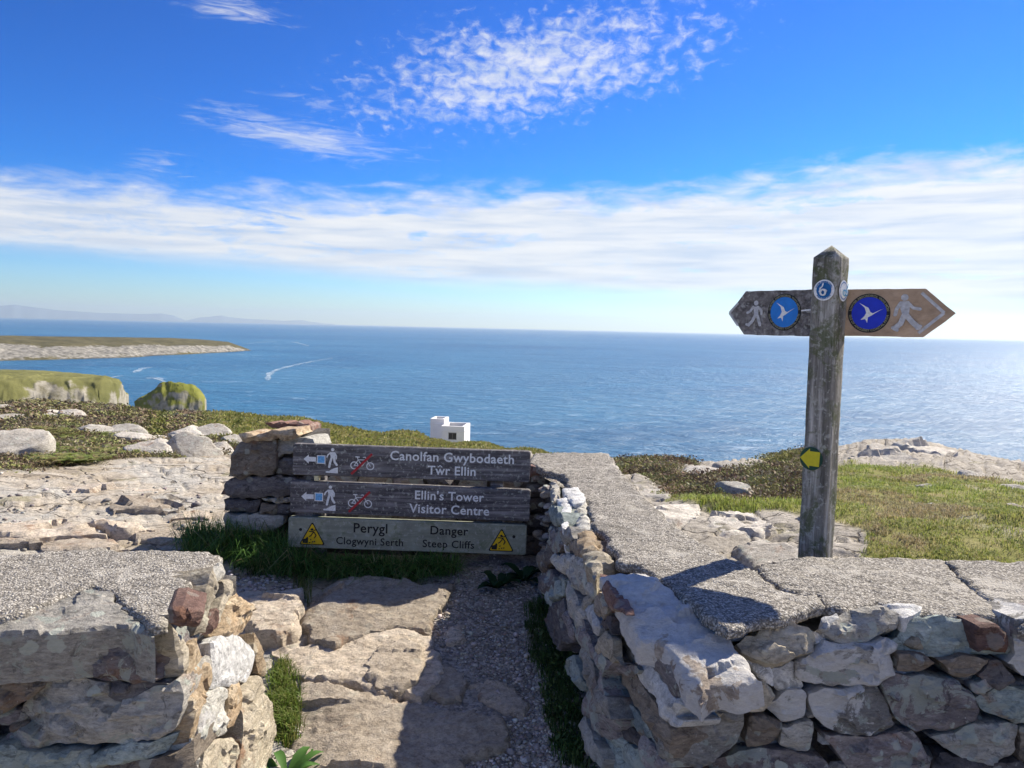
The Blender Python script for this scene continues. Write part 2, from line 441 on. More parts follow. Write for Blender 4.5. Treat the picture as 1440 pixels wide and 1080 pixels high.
def stone(name, outline, nrm, depth, mat, parent=None, seed=0, res=0.0105, edge=0.006, relief=0.011, facets=3, bulge=0.003,
          jitter=0.45, taper=0.03, grow=1.035, plates=1.0, sharp=30, cellarea=0.0032, wob=0.007, origin=None, tags=None, rough=0.0025, nring=5):
    """a stone whose visible face has the given outline (world points on a plane), running `depth` m back into the wall"""
    rs = np.random.RandomState(seed * 7919 % 100003 + 11)
    P = np.asarray(outline, float); n = np.asarray(nrm, float); n = n / np.linalg.norm(n)
    c = P.mean(0)
    up = np.array([0, 0, 1.0]) if abs(n[2]) < 0.9 else np.array([0, 1.0, 0])
    u = np.cross(up, n); u /= np.linalg.norm(u); v = np.cross(n, u)
    uv = np.stack([(P - c) @ u, (P - c) @ v], 1) * grow
    if 0.5 * np.sum(uv[:, 0] * np.roll(uv[:, 1], -1) - np.roll(uv[:, 0], -1) * uv[:, 1]) < 0: uv = uv[::-1]
    B = resample(uv, res)
    jn = np.stack([perlin(np.c_[B * 18, np.full(len(B), seed * 1.37)]), perlin(np.c_[B * 18 + 40, np.full(len(B), seed * 1.37)])], 1)
    jn2 = np.stack([perlin(np.c_[B * 55, np.full(len(B), seed * 2.1)]), perlin(np.c_[B * 55 + 40, np.full(len(B), seed * 2.1)])], 1)
    lw = np.stack([fbm(np.c_[B * 7, np.full(len(B), seed * 0.77 + k)], 2) for k in (0, 9)], 1)
    B = B + jn * res * jitter * 2.2 + jn2 * res * jitter + lw * wob * 1.6
    lo, hi = B.min(0), B.max(0)
    gx, gy = np.meshgrid(np.arange(lo[0], hi[0], res), np.arange(lo[1], hi[1], res * 0.87))
    gx = gx + (np.arange(gx.shape[0]) % 2)[:, None] * res * 0.5
    G = np.stack([gx.ravel(), gy.ravel()], 1) + rs.uniform(-.22, .22, (gx.size, 2)) * res
    if len(G):
        G = G[inpoly(G[:, 0], G[:, 1], B)]
    if len(G):
        dd = np.min(((G[:, None, :] - B[None, :, :]) ** 2).sum(2), 1) if len(G) * len(B) < 4e6 else np.concatenate([np.min(((g[:, None, :] - B[None]) ** 2).sum(2), 1) for g in np.array_split(G, 1 + len(G) * len(B) // 4000000)])
        G = G[dd > (res * 0.6) ** 2]
    nb = len(B)
    allp = [Vector((float(a), float(b_))) for a, b_ in np.concatenate([B, G])] if len(G) else [Vector((float(a), float(b_))) for a, b_ in B]
    vo, eo, fo, ov, oe, of_ = delaunay_2d_cdt(allp, [(i, (i + 1) % nb) for i in range(nb)], [list(range(nb))], 1, 1e-6)
    uvo = np.array([(p[0], p[1]) for p in vo])
    T = [tuple(f) for f in fo if len(f) == 3]
    # boundary edges
    ed = {}
    for a, b_, c_ in T:
        for e in ((a, b_), (b_, c_), (c_, a)):
            k = (min(e), max(e)); ed.setdefault(k, []).append(e)
    bd = [e[0] for e in ed.values() if len(e) == 1]
    if not bd: return None
    bidx = sorted({i for e in bd for i in e}); Bp = uvo[bidx]
    D = np.concatenate([np.sqrt(np.min(((g[:, None, :] - Bp[None]) ** 2).sum(2), 1)) for g in np.array_split(uvo, 1 + len(uvo) * len(Bp) // 4000000)])
    size = float(min(hi[0] - lo[0], hi[1] - lo[1]))
    e = min(edge, size * 0.3)
    q = np.clip(D / e, 0, 1)
    h = -e * (1 - np.sqrt(np.clip(1 - (1 - q) ** 2, 0, 1)))
    h = h + bulge * np.clip(D / max(size * 0.5, 1e-3), 0, 1)
    for k in range(facets):
        a = rs.uniform(0, 2 * math.pi); sl = rs.uniform(0.15, 0.9)
        t = uvo @ np.array([math.cos(a), math.sin(a)])
        c0 = rs.uniform(0.35, 0.85) * t.max()
        h = np.minimum(h, bulge * 0.6 - sl * (t - c0) + 0.006 * perlin(np.c_[uvo * 30, np.full(len(uvo), seed + k * 3.3)]))
    ext = hi - lo
    nc = int(np.clip(ext[0] * ext[1] / cellarea, 4, 34)); relief = relief * float(np.clip(size / 0.13, 0.7, 1.5))
    warp = np.stack([fbm(np.c_[uvo * 22, np.full(len(uvo), seed * 3.7 + k)], 3) for k in (0, 5)], 1) * 0.012
    Sd = rs.uniform(0, 1, (nc, 2)) * ext + lo
    th = rs.uniform(-0.35, 0.35); ax = np.array([[math.cos(th), math.sin(th)], [-math.sin(th), math.cos(th)]])
    q1 = (uvo + warp) @ ax.T * [1.0, 2.1]; q2 = Sd @ ax.T * [1.0, 2.1]
    cell = np.argmin(((q1[:, None, :] - q2[None]) ** 2).sum(2), 1)
    off = rs.normal(0, 0.40, nc) * relief; tl = rs.normal(0, 0.085, (nc, 2)) * min(1.0, relief / 0.010)
    h = h + plates * (off[cell] + ((uvo - Sd[cell]) * tl[cell]).sum(1)) * np.clip(D / e, 0, 1)
    W = np.c_[uvo * [14, 30], np.full(len(uvo), seed * 3.7)]
    h = h + relief * 0.5 * fbm(W, 3, 0.55) * np.clip(D / e + 0.3, 0, 1)
    h = np.maximum(h, -depth * 0.5)
    V = c + uvo[:, :1] * u + uvo[:, 1:] * v + h[:, None] * n
    V = list(V); F = [t for t in T]
    last = {i: i for i in bidx}
    for k in range(1, nring + 1):
        fr = k / nring
        new = {}
        for i in bidx:
            s = 1 - taper * fr ** 1.5
            w = uvo[i] * s
            hh = h[i] - (depth + h[i]) * fr
            new[i] = len(V); V.append(c + w[0] * u + w[1] * v + hh * n)
        for a, b_ in bd:
            F.append((last[b_], last[a], new[a], new[b_]))
        last = new
    # close the back
    ci = len(V); V.append(c - depth * n)
    for a, b_ in bd: F.append((last[b_], last[a], ci))
    V = np.array(V)
    nz = np.stack([fbm(V * 26 + 31 * k + seed, 2) for k in range(3)], 1)
    V = V + nz * rough
    o = mk(name, V, F, mat, parent, origin=origin, tags=tags)
    if sharp: o.data.set_sharp_from_angle(angle=R(sharp))
    return o


def px_plane(pts, p0, n):
    a = np.array(pts, float)
    return at_plane(a[:, 0], a[:, 1], p0, n)


SEED = [1]


def px_stone(name, pts, p0, n, depth, mat, parent, **kw):
    SEED[0] += 1
    if mat == 'mortar': kw = dict(dict(plates=0.3, facets=1), **kw)
    return stone(name, px_plane(pts, p0, n), n, depth, M[mat], parent, seed=SEED[0], **kw)

# ------------------------------------------------------------------ ground (terrain)
SEA_Z = -60.0
NEAR_P = [(0, 0.0), (1.8, 0.02), (2.6, 0.10), (4.2, 0.28), (5.0, 0.31)]
NEAR_R = [(0, 0.0), (1.8, 0.02), (2.4, 0.10), (2.9, 0.26), (4.4, 0.30)]
# photo column: ground points (range m, photo row), then metres over which it falls to the sea behind its brow
COLS = [
    (-700, NEAR_P, [(9, 640), (20, 590), (60, 545), (120, 535)], 120),
    (-250, NEAR_P, [(8, 655), (14, 608), (30, 580), (90, 558)], 120),
    (0, NEAR_P, [(6.9, 662), (9.5, 640), (14, 614), (26, 593), (50, 580), (85, 572)], 90),
    (150, NEAR_P, [(7.2, 656), (10, 638), (15, 616), (28, 596), (60, 577), (75, 575)], 80),
    (300, NEAR_P, [(7.2, 652), (10, 636), (16, 615), (30, 598), (60, 583)], 80),
    (420, NEAR_P, [(7.0, 660), (12, 636), (25, 614), (60, 598)], 90),
    (560, NEAR_P, [(7.0, 665), (14, 646), (40, 624), (90, 611)], 70),
    (600, NEAR_P, [(7.0, 667), (14, 652), (40, 634), (110, 622), (150, 621)], 60),
    (640, NEAR_P, [(7.0, 668), (14, 655), (40, 640), (110, 628), (172, 626)], 55),
    (690, NEAR_P, [(7.0, 668), (14, 655), (40, 640), (90, 629), (150, 629)], 55),
    (760, NEAR_P, [(7.0, 670), (12, 655), (20, 642), (45, 634)], 70),
    (870, NEAR_R, [(6.2, 690), (8, 672), (11, 656), (16, 648)], 80),
    (1000, NEAR_R, [(6.0, 700), (7.6, 678), (10, 661), (15, 649)], 80),
    (1100, NEAR_R, [(6.0, 708), (8, 678), (10.5, 661), (15.5, 647)], 80),
    (1180, NEAR_R, [(6.0, 714), (8, 680), (10.5, 658), (13, 634), (16, 621)], 80),
    (1240, NEAR_R, [(6.0, 716), (8, 684), (10.5, 660), (13, 634), (17, 615)], 80),
    (1340, NEAR_R, [(6.0, 720), (8, 690), (10.5, 667), (13, 644), (16.5, 628)], 80),
    (1440, NEAR_R, [(6.0, 728), (8, 700), (10.5, 679), (13, 660), (16, 648)], 80),
    (1800, NEAR_R, [(6.0, 760), (10, 715), (15, 690)], 80),
    (2600, NEAR_R, [(6.0, 820), (12, 760)], 80),
]
RK = np.concatenate([np.linspace(0, 5, 40), np.geomspace(5.1, 500, 170)])


def build_table():
    azs, Z = [], []
    for pxc, near, pts, fall in COLS:
        d = ray(pxc, 610.0); azs.append(math.atan2(d[0], d[1]))
        rr = [a for a, _ in near]; zz = [b for _, b in near]
        for r_, py in pts:
            rr.append(r_); zz.append(at_range(pxc, py, r_)[2])
        zl, rl = zz[-1], rr[-1]
        for t in (0.15, 0.45, 1.0):
            rr.append(rl + fall * t); zz.append(zl + (SEA_Z - 1.5 - zl) * t ** 1.25)
        rr.append(600); zz.append(SEA_Z - 1.5)
        Z.append(np.interp(RK, rr, zz))
    azs = np.array(azs); Z = np.array(Z)
    # behind and beside the photographer: level ground
    lv = np.interp(RK, [0, 3, 30, 600], [0, 0.05, 0.3, 1.0])
    azs = np.concatenate([[-math.pi, -2.0], azs, [2.0, math.pi]]); Z = np.concatenate([[lv, lv], Z, [lv, lv]])
    ga = np.linspace(-math.pi, math.pi, 1441)
    G = np.stack([np.interp(ga, azs, Z[:, k]) for k in range(Z.shape[1])], 1)
    ker = np.hanning(9); ker /= ker.sum()
    G = np.apply_along_axis(lambda c: np.convolve(np.pad(c, 4, mode='edge'), ker, 'valid'), 0, G)
    return ga, G


GA, GT = build_table()


def base_z(x, y):
    a = np.arctan2(x, y); r = np.hypot(x, y)
    fa = (a + math.pi) / (2 * math.pi) * 1440; ia = np.clip(fa.astype(int), 0, 1439); ta = fa - ia
    ir = np.clip(np.searchsorted(RK, r) - 1, 0, len(RK) - 2); tr = np.clip((r - RK[ir]) / (RK[ir + 1] - RK[ir]), 0, 1)
    return (GT[ia, ir] * (1 - ta) + GT[ia + 1, ir] * ta) * (1 - tr) + (GT[ia, ir + 1] * (1 - ta) + GT[ia + 1, ir + 1] * ta) * tr


HEATH_L = ([-900, -250, 0, 60, 110, 200, 300, 420, 560, 760, 850], [668, 664, 661, 659, 655, 648, 639, 640, 650, 655, 652])
POLY_HEATH_R = [(862, 600), (1600, 600), (1600, 640), (1440, 640), (1140, 640), (1135, 702), (1060, 704), (960, 692), (900, 672), (862, 664)]
POLY_GRASS_R = [(905, 684), (960, 694), (1060, 706), (1140, 704), (1140, 648), (1200, 650), (1300, 658), (1440, 680), (1700, 740), (1700, 900), (1215, 820), (1215, 745), (1120, 722), (1020, 716)]
POLY_ROCK_R = [(945, 662), (985, 645), (1060, 642), (1085, 652), (1020, 668)]
POLY_OUT = [(1172, 600), (1700, 600), (1700, 710), (1440, 680), (1360, 658), (1290, 658), (1172, 650)]


def zones(x, y, z):
    P = np.stack([x, y, z], -1); qx, qy = to_px(P)
    r = np.hypot(x, y); inf = y > 0.5
    w = fbm(np.stack([x, y, 0 * x], -1) * 0.9 / np.maximum(1, r[..., None] / 12), 3)
    w2 = fbm(np.stack([x, y, 0 * x + 9], -1) * 3.1, 2)
    qyw = qy + w * 9 + w2 * 3; qxw = qx + w2 * 14 + w * 16
    line = np.interp(qx, *HEATH_L)
    heath = (smooth(line - qyw, -3, 4) * (qx < 862) * (r > 5.5) * inf)
    hr = inpoly(qxw, qyw, POLY_HEATH_R) & (r > 5) & inf
    heath = np.maximum(heath, hr * 1.0)
    grass = (inpoly(qxw, qyw, POLY_GRASS_R) & (r > 3.0) & inf) * 1.0
    rock = ((inpoly(qxw, qyw, POLY_ROCK_R) | (inpoly(qxw, qyw, POLY_OUT) & (r > 8))) & inf)
    grass = np.where(hr, 0, grass)
    heath = np.where(rock, 0, heath); grass = np.where(rock, 0, grass)
    # grassy slopes within the heath, far left centre
    gl = (heath > 0.5) * (qx < 800) * smooth(w + (qx - 330) / 260 - np.abs(qy - 600) / 60, -0.55, 0.15) * (qx > 230) * (r > 14)
    grass = np.maximum(grass, gl); heath = heath * (1 - gl)
    # patchy worn ground in the right-hand turf
    worn = smooth(w2 + (qx - 1280) / 300 + (690 - np.abs(qy - 715)) / 1e9, 0.35, 0.75) * (qx > 1150)
    grass = grass * (1 - 0.75 * worn * smooth(790 - qy, 20, 60))
    grav = smooth(np.where(x > -0.35 + 0.10 * w2 - 0.1 * (y - 3.2), 1.0, 0.0) * (x < 0.6) * (r > 1.5) * (r < 4.6), 0.2, 0.8)
    grav = np.maximum(grav, 0.5 * smooth(w, 0.25, 0.5) * (qx < 420) * (r > 4.4) * (1 - heath) * inf)
    pale = smooth(qx, 780, 900) * inf * (r > 2.8)
    return heath, grass, grav, pale, qx, qy


AZF = np.arange(R(-41), R(41), R(0.095))
AZC = np.linspace(R(41), R(319), 110)


def _rows():
    rs = [0.0, 0.4, 0.9, 1.3]; r = 1.6
    while r < 480:
        rs.append(r); r += max(0.006, min(r * r / 640, 0.02 * r))
    return np.array(rs)


RS = _rows()


def blur(A, ka, kr):
    n = len(AZF); B = A.copy(); C = B[:, :n]
    for ax, k in ((1, ka), (0, kr)):
        ker = np.hanning(2 * k + 3)[1:-1]; ker /= ker.sum(); pad = [(0, 0), (0, 0)]; pad[ax] = (k, k)
        Cp = np.pad(C, pad, mode='edge'); acc = 0
        for i in range(2 * k + 1):
            sl = [slice(None), slice(None)]; sl[ax] = slice(i, i + C.shape[ax]); acc = acc + ker[i] * Cp[tuple(sl)]
        C = acc
    B[:, :n] = C
    return B


def grid_heights():
    A, r = np.meshgrid(np.concatenate([AZF, AZC]), RS)
    A = (A + math.pi) % (2 * math.pi) - math.pi
    x = r * np.sin(A); y = r * np.cos(A)
    z0 = base_z(x, y); heath, grass, grav, pale, qx, qy = zones(x, y, z0)
    bh, bg, bv = blur(heath, 12, 9), blur(grass, 12, 9), blur(grav, 8, 6)
    P = np.stack([x, y, 0 * x], -1)
    # bedrock: tilted, stepped strata with cracks
    S = np.stack([x * 0.9 + y * 0.35, y * 1.15 - x * 0.4, 0 * x], -1)
    b = fbm(S * 0.8, 3, 0.45)
    t = b * 7.0; ft = np.floor(t); terr = (ft + smooth(t - ft, 0.70, 1.0)) / 7.0
    b2 = fbm(S * 2.6 + 5, 3, 0.45); t2 = b2 * 5; f2 = np.floor(t2); terr2 = (f2 + smooth(t2 - f2, 0.65, 1.0)) / 5
    amp = np.interp(r, [1.5, 3, 6, 12, 30], [0.05, 0.08, 0.13, 0.26, 0.4])
    far = np.clip(r / 5, 1, 4)[..., None]
    rk = terr * amp * 1.0 + terr2 * amp * 0.25 + 0.006 * fbm(P * 9 / far, 4, 0.6) * np.minimum(r / 3, 4)
    cr1 = np.abs(perlin(np.stack([x * 0.8 + 0.3 * y, y * 2.0, 0 * x + 3], -1) + 0.4 * np.stack([b2, b, 0 * b], -1)))
    rk = rk - 0.03 * np.minimum(r / 3, 2.5) * np.exp(-(cr1 / 0.035) ** 2)
    cr2 = np.abs(perlin(np.stack([x * 2.2 - 0.9 * y, y * 1.1 + 0.6 * x, 0 * x + 8], -1) + 0.3 * np.stack([b2, b, 0 * b], -1)))
    rk = rk - 0.022 * np.minimum(r / 3, 2.5) * np.exp(-(cr2 / 0.03) ** 2)
    rk = rk * np.where((qx < 330) & (r > 4.2), 0.38, 1.0)
    hh = fbm(P * 0.55 / np.maximum(1, r[..., None] / 14), 4, 0.5) * np.interp(r, [5, 12, 40, 100], [0.10, 0.24, 0.8, 1.6])
    gg = fbm(P * 1.3 / np.maximum(1, r[..., None] / 14), 4, 0.5) * np.interp(r, [3, 6, 12, 40, 100], [0.04, 0.06, 0.14, 0.7, 1.5])
    gv = 0.012 * fbm(P * 14, 3) + 0.25 * rk
    w_r = np.clip(1 - bh - bg, 0, 1)
    rel = bh * hh + bg * gg + w_r * ((1 - bv) * rk + bv * gv)
    z = z0 + rel * smooth(r, 0.5, 1.5)
    z = np.where((y > 1.7) & (y < 5.0) & (x > 0.0) & (x < 4) & (z > 0.42), 0.42, z)
    return x, y, np.maximum(z, SEA_Z - 1.5), (blur(heath, 2, 2), blur(grass, 2, 2), blur(grav, 4, 3), pale, qx, qy)


GX, GY, GZ, GZN = grid_heights()


def ground(x, y):
    """height and zones sampled from the terrain grid (inside the view sector)"""
    x = np.asarray(x, float); y = np.asarray(y, float)
    a = np.arctan2(x, y); r = np.hypot(x, y)
    fa = np.clip((a - AZF[0]) / R(0.095), 0, len(AZF) - 1.001); ia = fa.astype(int); ta = fa - ia
    ir = np.clip(np.searchsorted(RS, r) - 1, 0, len(RS) - 2); tr = np.clip((r - RS[ir]) / (RS[ir + 1] - RS[ir]), 0, 1)
    s = lambda A: (A[ir, ia] * (1 - ta) + A[ir, ia + 1] * ta) * (1 - tr) + (A[ir + 1, ia] * (1 - ta) + A[ir + 1, ia + 1] * ta) * tr
    return s(GZ), tuple(s(q) for q in GZN)


def build_ground():
    V = np.stack([GX.ravel(), GY.ravel(), GZ.ravel()], 1)
    na, nr = len(AZF) + len(AZC), len(RS)
    i = np.arange(nr - 1)[:, None] * na; j = np.arange(na)[None, :]; j2 = (j + 1) % na
    F = np.stack([i + j, i + na + j, i + na + j2, i + j2], -1).reshape(-1, 4)
    F = F[na:]                                       # the innermost ring closes on one point
    attr = np.stack([q.ravel() for q in GZN[:4]], 1)
    keep = (V[F][:, :, 2] > SEA_Z - 1.4).any(1)      # drop what lies deep under the sea
    return mk('ground', V, F[keep][:, ::-1].copy(), ground_mat(), tags={'kind': 'structure'}, attr={'zone': attr})


def ground_mat():
    m, nt, b = new_mat('ground')
    tc = nd(nt, 'ShaderNodeTexCoord').outputs['Object']
    at = nd(nt, 'ShaderNodeAttribute', attribute_name='zone', attribute_type='GEOMETRY')
    sc = nd(nt, 'ShaderNodeSeparateColor', {0: at.outputs['Color']})
    he, gr, gv = sc.outputs[0], sc.outputs[1], sc.outputs[2]; pale = at.outputs['Alpha']
    a = noise(nt, tc, 2.2, 9, 0.62, 0.6); f = noise(nt, tc, 26, 7, 0.68, 0.2); g = noise(nt, tc, 120, 4, 0.6)
    rk = ramp(nt, a, [(0.28, (0.27, 0.225, 0.165)), (0.42, (0.40, 0.345, 0.27)), (0.5, (0.47, 0.42, 0.345)), (0.6, (0.43, 0.41, 0.365)), (0.72, (0.57, 0.51, 0.43))])
    pl = ramp(nt, a, [(0.3, (0.28, 0.25, 0.205)), (0.5, (0.40, 0.365, 0.31)), (0.7, (0.50, 0.46, 0.405))])
    col = mixc(nt, pale, rk, pl)
    fm = ramp(nt, f, [(0.28, (0.5, 0.5, 0.5)), (0.5, (1, 1, 1)), (0.75, (1.3, 1.3, 1.3))])
    col = mixc(nt, 1.0, col, fm, 'MULTIPLY')
    cv = nd(nt, 'ShaderNodeVectorMath', {0: tc, 1: nd(nt, 'ShaderNodeVectorMath', {0: nd(nt, 'ShaderNodeTexNoise', {'Vector': tc, 'Scale': 3.0, 'Detail': 4.0}).outputs['Color'], 1: (0.45, 0.45, 0.2)}, operation='MULTIPLY').outputs[0]}, operation='ADD').outputs[0]
    cv = nd(nt, 'ShaderNodeVectorMath', {0: cv, 1: (1.0, 2.2, 1.0)}, operation='MULTIPLY').outputs[0]
    ck = nd(nt, 'ShaderNodeTexVoronoi', {'Vector': cv, 'Scale': 1.7}, feature='DISTANCE_TO_EDGE').outputs['Distance']
    ck2 = nd(nt, 'ShaderNodeTexVoronoi', {'Vector': cv, 'Scale': 5.5}, feature='DISTANCE_TO_EDGE').outputs['Distance']
    crk = mth(nt, 'MAXIMUM', sstep(nt, ck, 0.022, 0.004), mth(nt, 'MULTIPLY', sstep(nt, ck2, 0.03, 0.006), mth(nt, 'MULTIPLY', sstep(nt, a, 0.42, 0.6), mth(nt, 'MULTIPLY_ADD', pale, 0.75, 0.25))))
    col = mixc(nt, mth(nt, 'MULTIPLY', crk, 0.72), col, (0.085, 0.068, 0.05))
    blot = sstep(nt, noise(nt, tc, 7.5, 7, 0.68, 0.5), 0.60, 0.70)
    col = mixc(nt, mth(nt, 'MULTIPLY', blot, 0.5), col, (0.20, 0.175, 0.14))
    moss = sstep(nt, noise(nt, tc, 3.1, 6, 0.6, 0.3), 0.60, 0.68)
    col = mixc(nt, mth(nt, 'MULTIPLY', moss, 0.45), col, (0.20, 0.19, 0.075))
    vor = nd(nt, 'ShaderNodeTexVoronoi', {'Vector': tc, 'Scale': 70.0})
    peb = ramp(nt, nd(nt, 'ShaderNodeSeparateColor', {0: vor.outputs['Color']}).outputs[0], [(0, (0.16, 0.145, 0.13)), (0.5, (0.29, 0.26, 0.23)), (1, (0.47, 0.43, 0.39))])
    col = mixc(nt, mth(nt, 'MULTIPLY', gv, 0.8), col, peb)
    hc = ramp(nt, noise(nt, tc, 1.4, 8, 0.65, 0.4), [(0.3, (0.045, 0.032, 0.022)), (0.5, (0.095, 0.072, 0.042)), (0.65, (0.13, 0.125, 0.045)), (0.8, (0.16, 0.13, 0.075))])
    col = mixc(nt, he, col, hc)
    gc = ramp(nt, noise(nt, tc, 2.6, 8, 0.65, 0.4), [(0.3, (0.13, 0.14, 0.035)), (0.5, (0.23, 0.225, 0.07)), (0.7, (0.34, 0.285, 0.14))])
    col = mixc(nt, gr, col, gc)
    setp(nt, b, Base_Color=col, Roughness=0.95, Specular_IOR_Level=0.15)
    h = mth(nt, 'ADD', mth(nt, 'MULTIPLY', f, 1.0), mth(nt, 'MULTIPLY', g, 0.35))
    h = mth(nt, 'ADD', h, mth(nt, 'MULTIPLY', mth(nt, 'MULTIPLY', vor.outputs['Distance'], gv), -0.5))
    h = mth(nt, 'SUBTRACT', h, mth(nt, 'MULTIPLY', crk, 0.7))
    bump(nt, b, h, 0.8, 0.02)
    return m


GROUND = build_ground()


# ------------------------------------------------------------------ sea
def sea_mat():
    m, nt, b = new_mat('sea_water')
    tc = nd(nt, 'ShaderNodeTexCoord').outputs['Object']
    st = nd(nt, 'ShaderNodeVectorMath', {0: tc, 1: (0.6, 1.0, 1.0)}, operation='MULTIPLY').outputs[0]
    big = noise(nt, st, 0.0022, 6, 0.6, 0.8)
    mid = noise(nt, st, 0.012, 7, 0.6, 0.5)
    sw = noise(nt, st, 0.055, 8, 0.62, 0.3)
    ch = noise(nt, st, 0.24, 6, 0.6, 0.2)
    col = ramp(nt, big, [(0.32, (0.010, 0.088, 0.185)), (0.5, (0.024, 0.125, 0.230)), (0.68, (0.050, 0.175, 0.285))])
    col = mixc(nt, mth(nt, 'MULTIPLY', sstep(nt, mid, 0.48, 0.66), 0.6), col, (0.03, 0.165, 0.29))
    cap = sstep(nt, mth(nt, 'ADD', mth(nt, 'MULTIPLY', ch, 0.6), mth(nt, 'MULTIPLY', sw, 0.55)), 0.64, 0.76)
    col = mixc(nt, mth(nt, 'MULTIPLY', cap, 0.6), col, (0.40, 0.55, 0.68))
    setp(nt, b, Base_Color=col, Roughness=0.32, IOR=1.33, Specular_IOR_Level=0.5)
    h = mth(nt, 'ADD', mth(nt, 'MULTIPLY', sw, 6.0), mth(nt, 'MULTIPLY', ch, 1.8))
    bump(nt, b, h, 1.0, 1.0)
    return m


def build_sea():
    na, rs = 180, [0, 60, 150, 300, 600, 1200, 2400, 5000, 10000, 20000, 45000]
    V = []; F = []
    for r in rs:
        for k in range(na):
            a = 2 * math.pi * k / na; V.append((r * math.sin(a), r * math.cos(a), SEA_Z))
    for i in range(1, len(rs) - 1):
        for k in range(na):
            F.append((i * na + k, (i + 1) * na + k, (i + 1) * na + (k + 1) % na, i * na + (k + 1) % na))
    F.append([na + k for k in range(na)][::-1])
    return mk('sea', V, F, sea_mat(), tags={'kind': 'structure'}, smoothf=False)


build_sea()


def foam_mat():
    m, nt, b = new_mat('sea_foam')
    tc = nd(nt, 'ShaderNodeTexCoord').outputs['Object']
    n = noise(nt, tc, 0.12, 6, 0.7, 0.5)
    tr = nd(nt, 'ShaderNodeBsdfTransparent')
    setp(nt, b, Base_Color=(0.55, 0.66, 0.74), Roughness=0.8)
    mx = nd(nt, 'ShaderNodeMixShader', {0: mth(nt, 'MULTIPLY', sstep(nt, n, 0.36, 0.64), 0.62), 1: tr.outputs[0], 2: b.outputs[0]})
    out = [q for q in nt.nodes if q.type == 'OUTPUT_MATERIAL'][0]
    nt.links.new(mx.outputs[0], out.inputs['Surface'])
    return m


def build_foam():
    streaks = [([(340, 484), (380, 480), (415, 481), (436, 487)], 5), ([(376, 536), (378, 526), (388, 520), (410, 514), (440, 508), (470, 503)], 4),
               ([(188, 524), (200, 518), (215, 516)], 4), ([(205, 532), (220, 531), (232, 537)], 4), ([(150, 532), (165, 529), (178, 528)], 3),
               ([(560, 488), (600, 489), (640, 490)], 4)]
    V, F = [], []
    for pts, wd in streaks:
        a = np.array(pts, float)
        t = np.linspace(0, len(a) - 1, 60); x = np.interp(t, range(len(a)), a[:, 0]); y = np.interp(t, range(len(a)), a[:, 1])
        ker = np.ones(9) / 9
        x = np.convolve(np.pad(x, 4, mode='edge'), ker, 'valid'); y = np.convolve(np.pad(y, 4, mode='edge'), ker, 'valid')
        P = at_z(x, y, SEA_Z + 0.25)
        d = np.gradient(P, axis=0); nn = np.stack([-d[:, 1], d[:, 0], 0 * d[:, 0]], 1); nn /= np.linalg.norm(nn, axis=1)[:, None]
        w = 1.5 * wd * (0.4 + 0.8 * np.abs(perlin(np.c_[t * 1.3, 0 * t + wd, 0 * t]))) * np.sin(np.linspace(0.15, 2.9, 60)) ** 0.5
        b0 = len(V)
        V += list(P + nn * w[:, None]) + list(P - nn * w[:, None])
        for k in range(59): F.append((b0 + k, b0 + k + 1, b0 + 61 + k, b0 + 60 + k))
    mk('sea_foam', V, F, foam_mat(), tags={'kind': 'stuff', 'label': 'pale streaks of foam drifting on the blue sea', 'category': 'foam'}, smoothf=False)


build_foam()


# ------------------------------------------------------------------ distant land
def cliff_mat(name, top1, top2, rock1, rock2, scale, lo, hi, attr=False):
    m, nt, b = new_mat(name)
    tc = nd(nt, 'ShaderNodeTexCoord').outputs['Object']
    ge = nd(nt, 'ShaderNodeNewGeometry')
    nz = nd(nt, 'ShaderNodeSeparateXYZ', {0: ge.outputs['Normal']}).outputs[2]
    n1 = noise(nt, tc, scale, 8, 0.65, 0.5); n2 = noise(nt, tc, scale * 5, 7, 0.65, 0.3)
    top = ramp(nt, n1, [(0.35, top1), (0.62, top2)])
    rk = ramp(nt, n2, [(0.3, rock1), (0.62, rock2)])
    f = sstep(nt, mth(nt, 'ADD', nz, mth(nt, 'MULTIPLY', mth(nt, 'SUBTRACT', n2, 0.5), 0.6)), lo, hi)
    if attr:
        at = nd(nt, 'ShaderNodeAttribute', attribute_name='rock', attribute_type='GEOMETRY')
        rm = nd(nt, 'ShaderNodeSeparateColor', {0: at.outputs['Color']})
        f = sstep(nt, mth(nt, 'ADD', rm.outputs[0], mth(nt, 'MULTIPLY', mth(nt, 'SUBTRACT', n2, 0.5), 0.9)), 0.62, 0.38)
        rk = mixc(nt, rm.outputs[1], rk, (0.045, 0.042, 0.036))
    col = mixc(nt, f, rk, top)
    setp(nt, b, Base_Color=col, Roughness=0.95, Specular_IOR_Level=0.1)
    bump(nt, b, n2, 0.7, 0.25 / scale * 0.1)
    return m


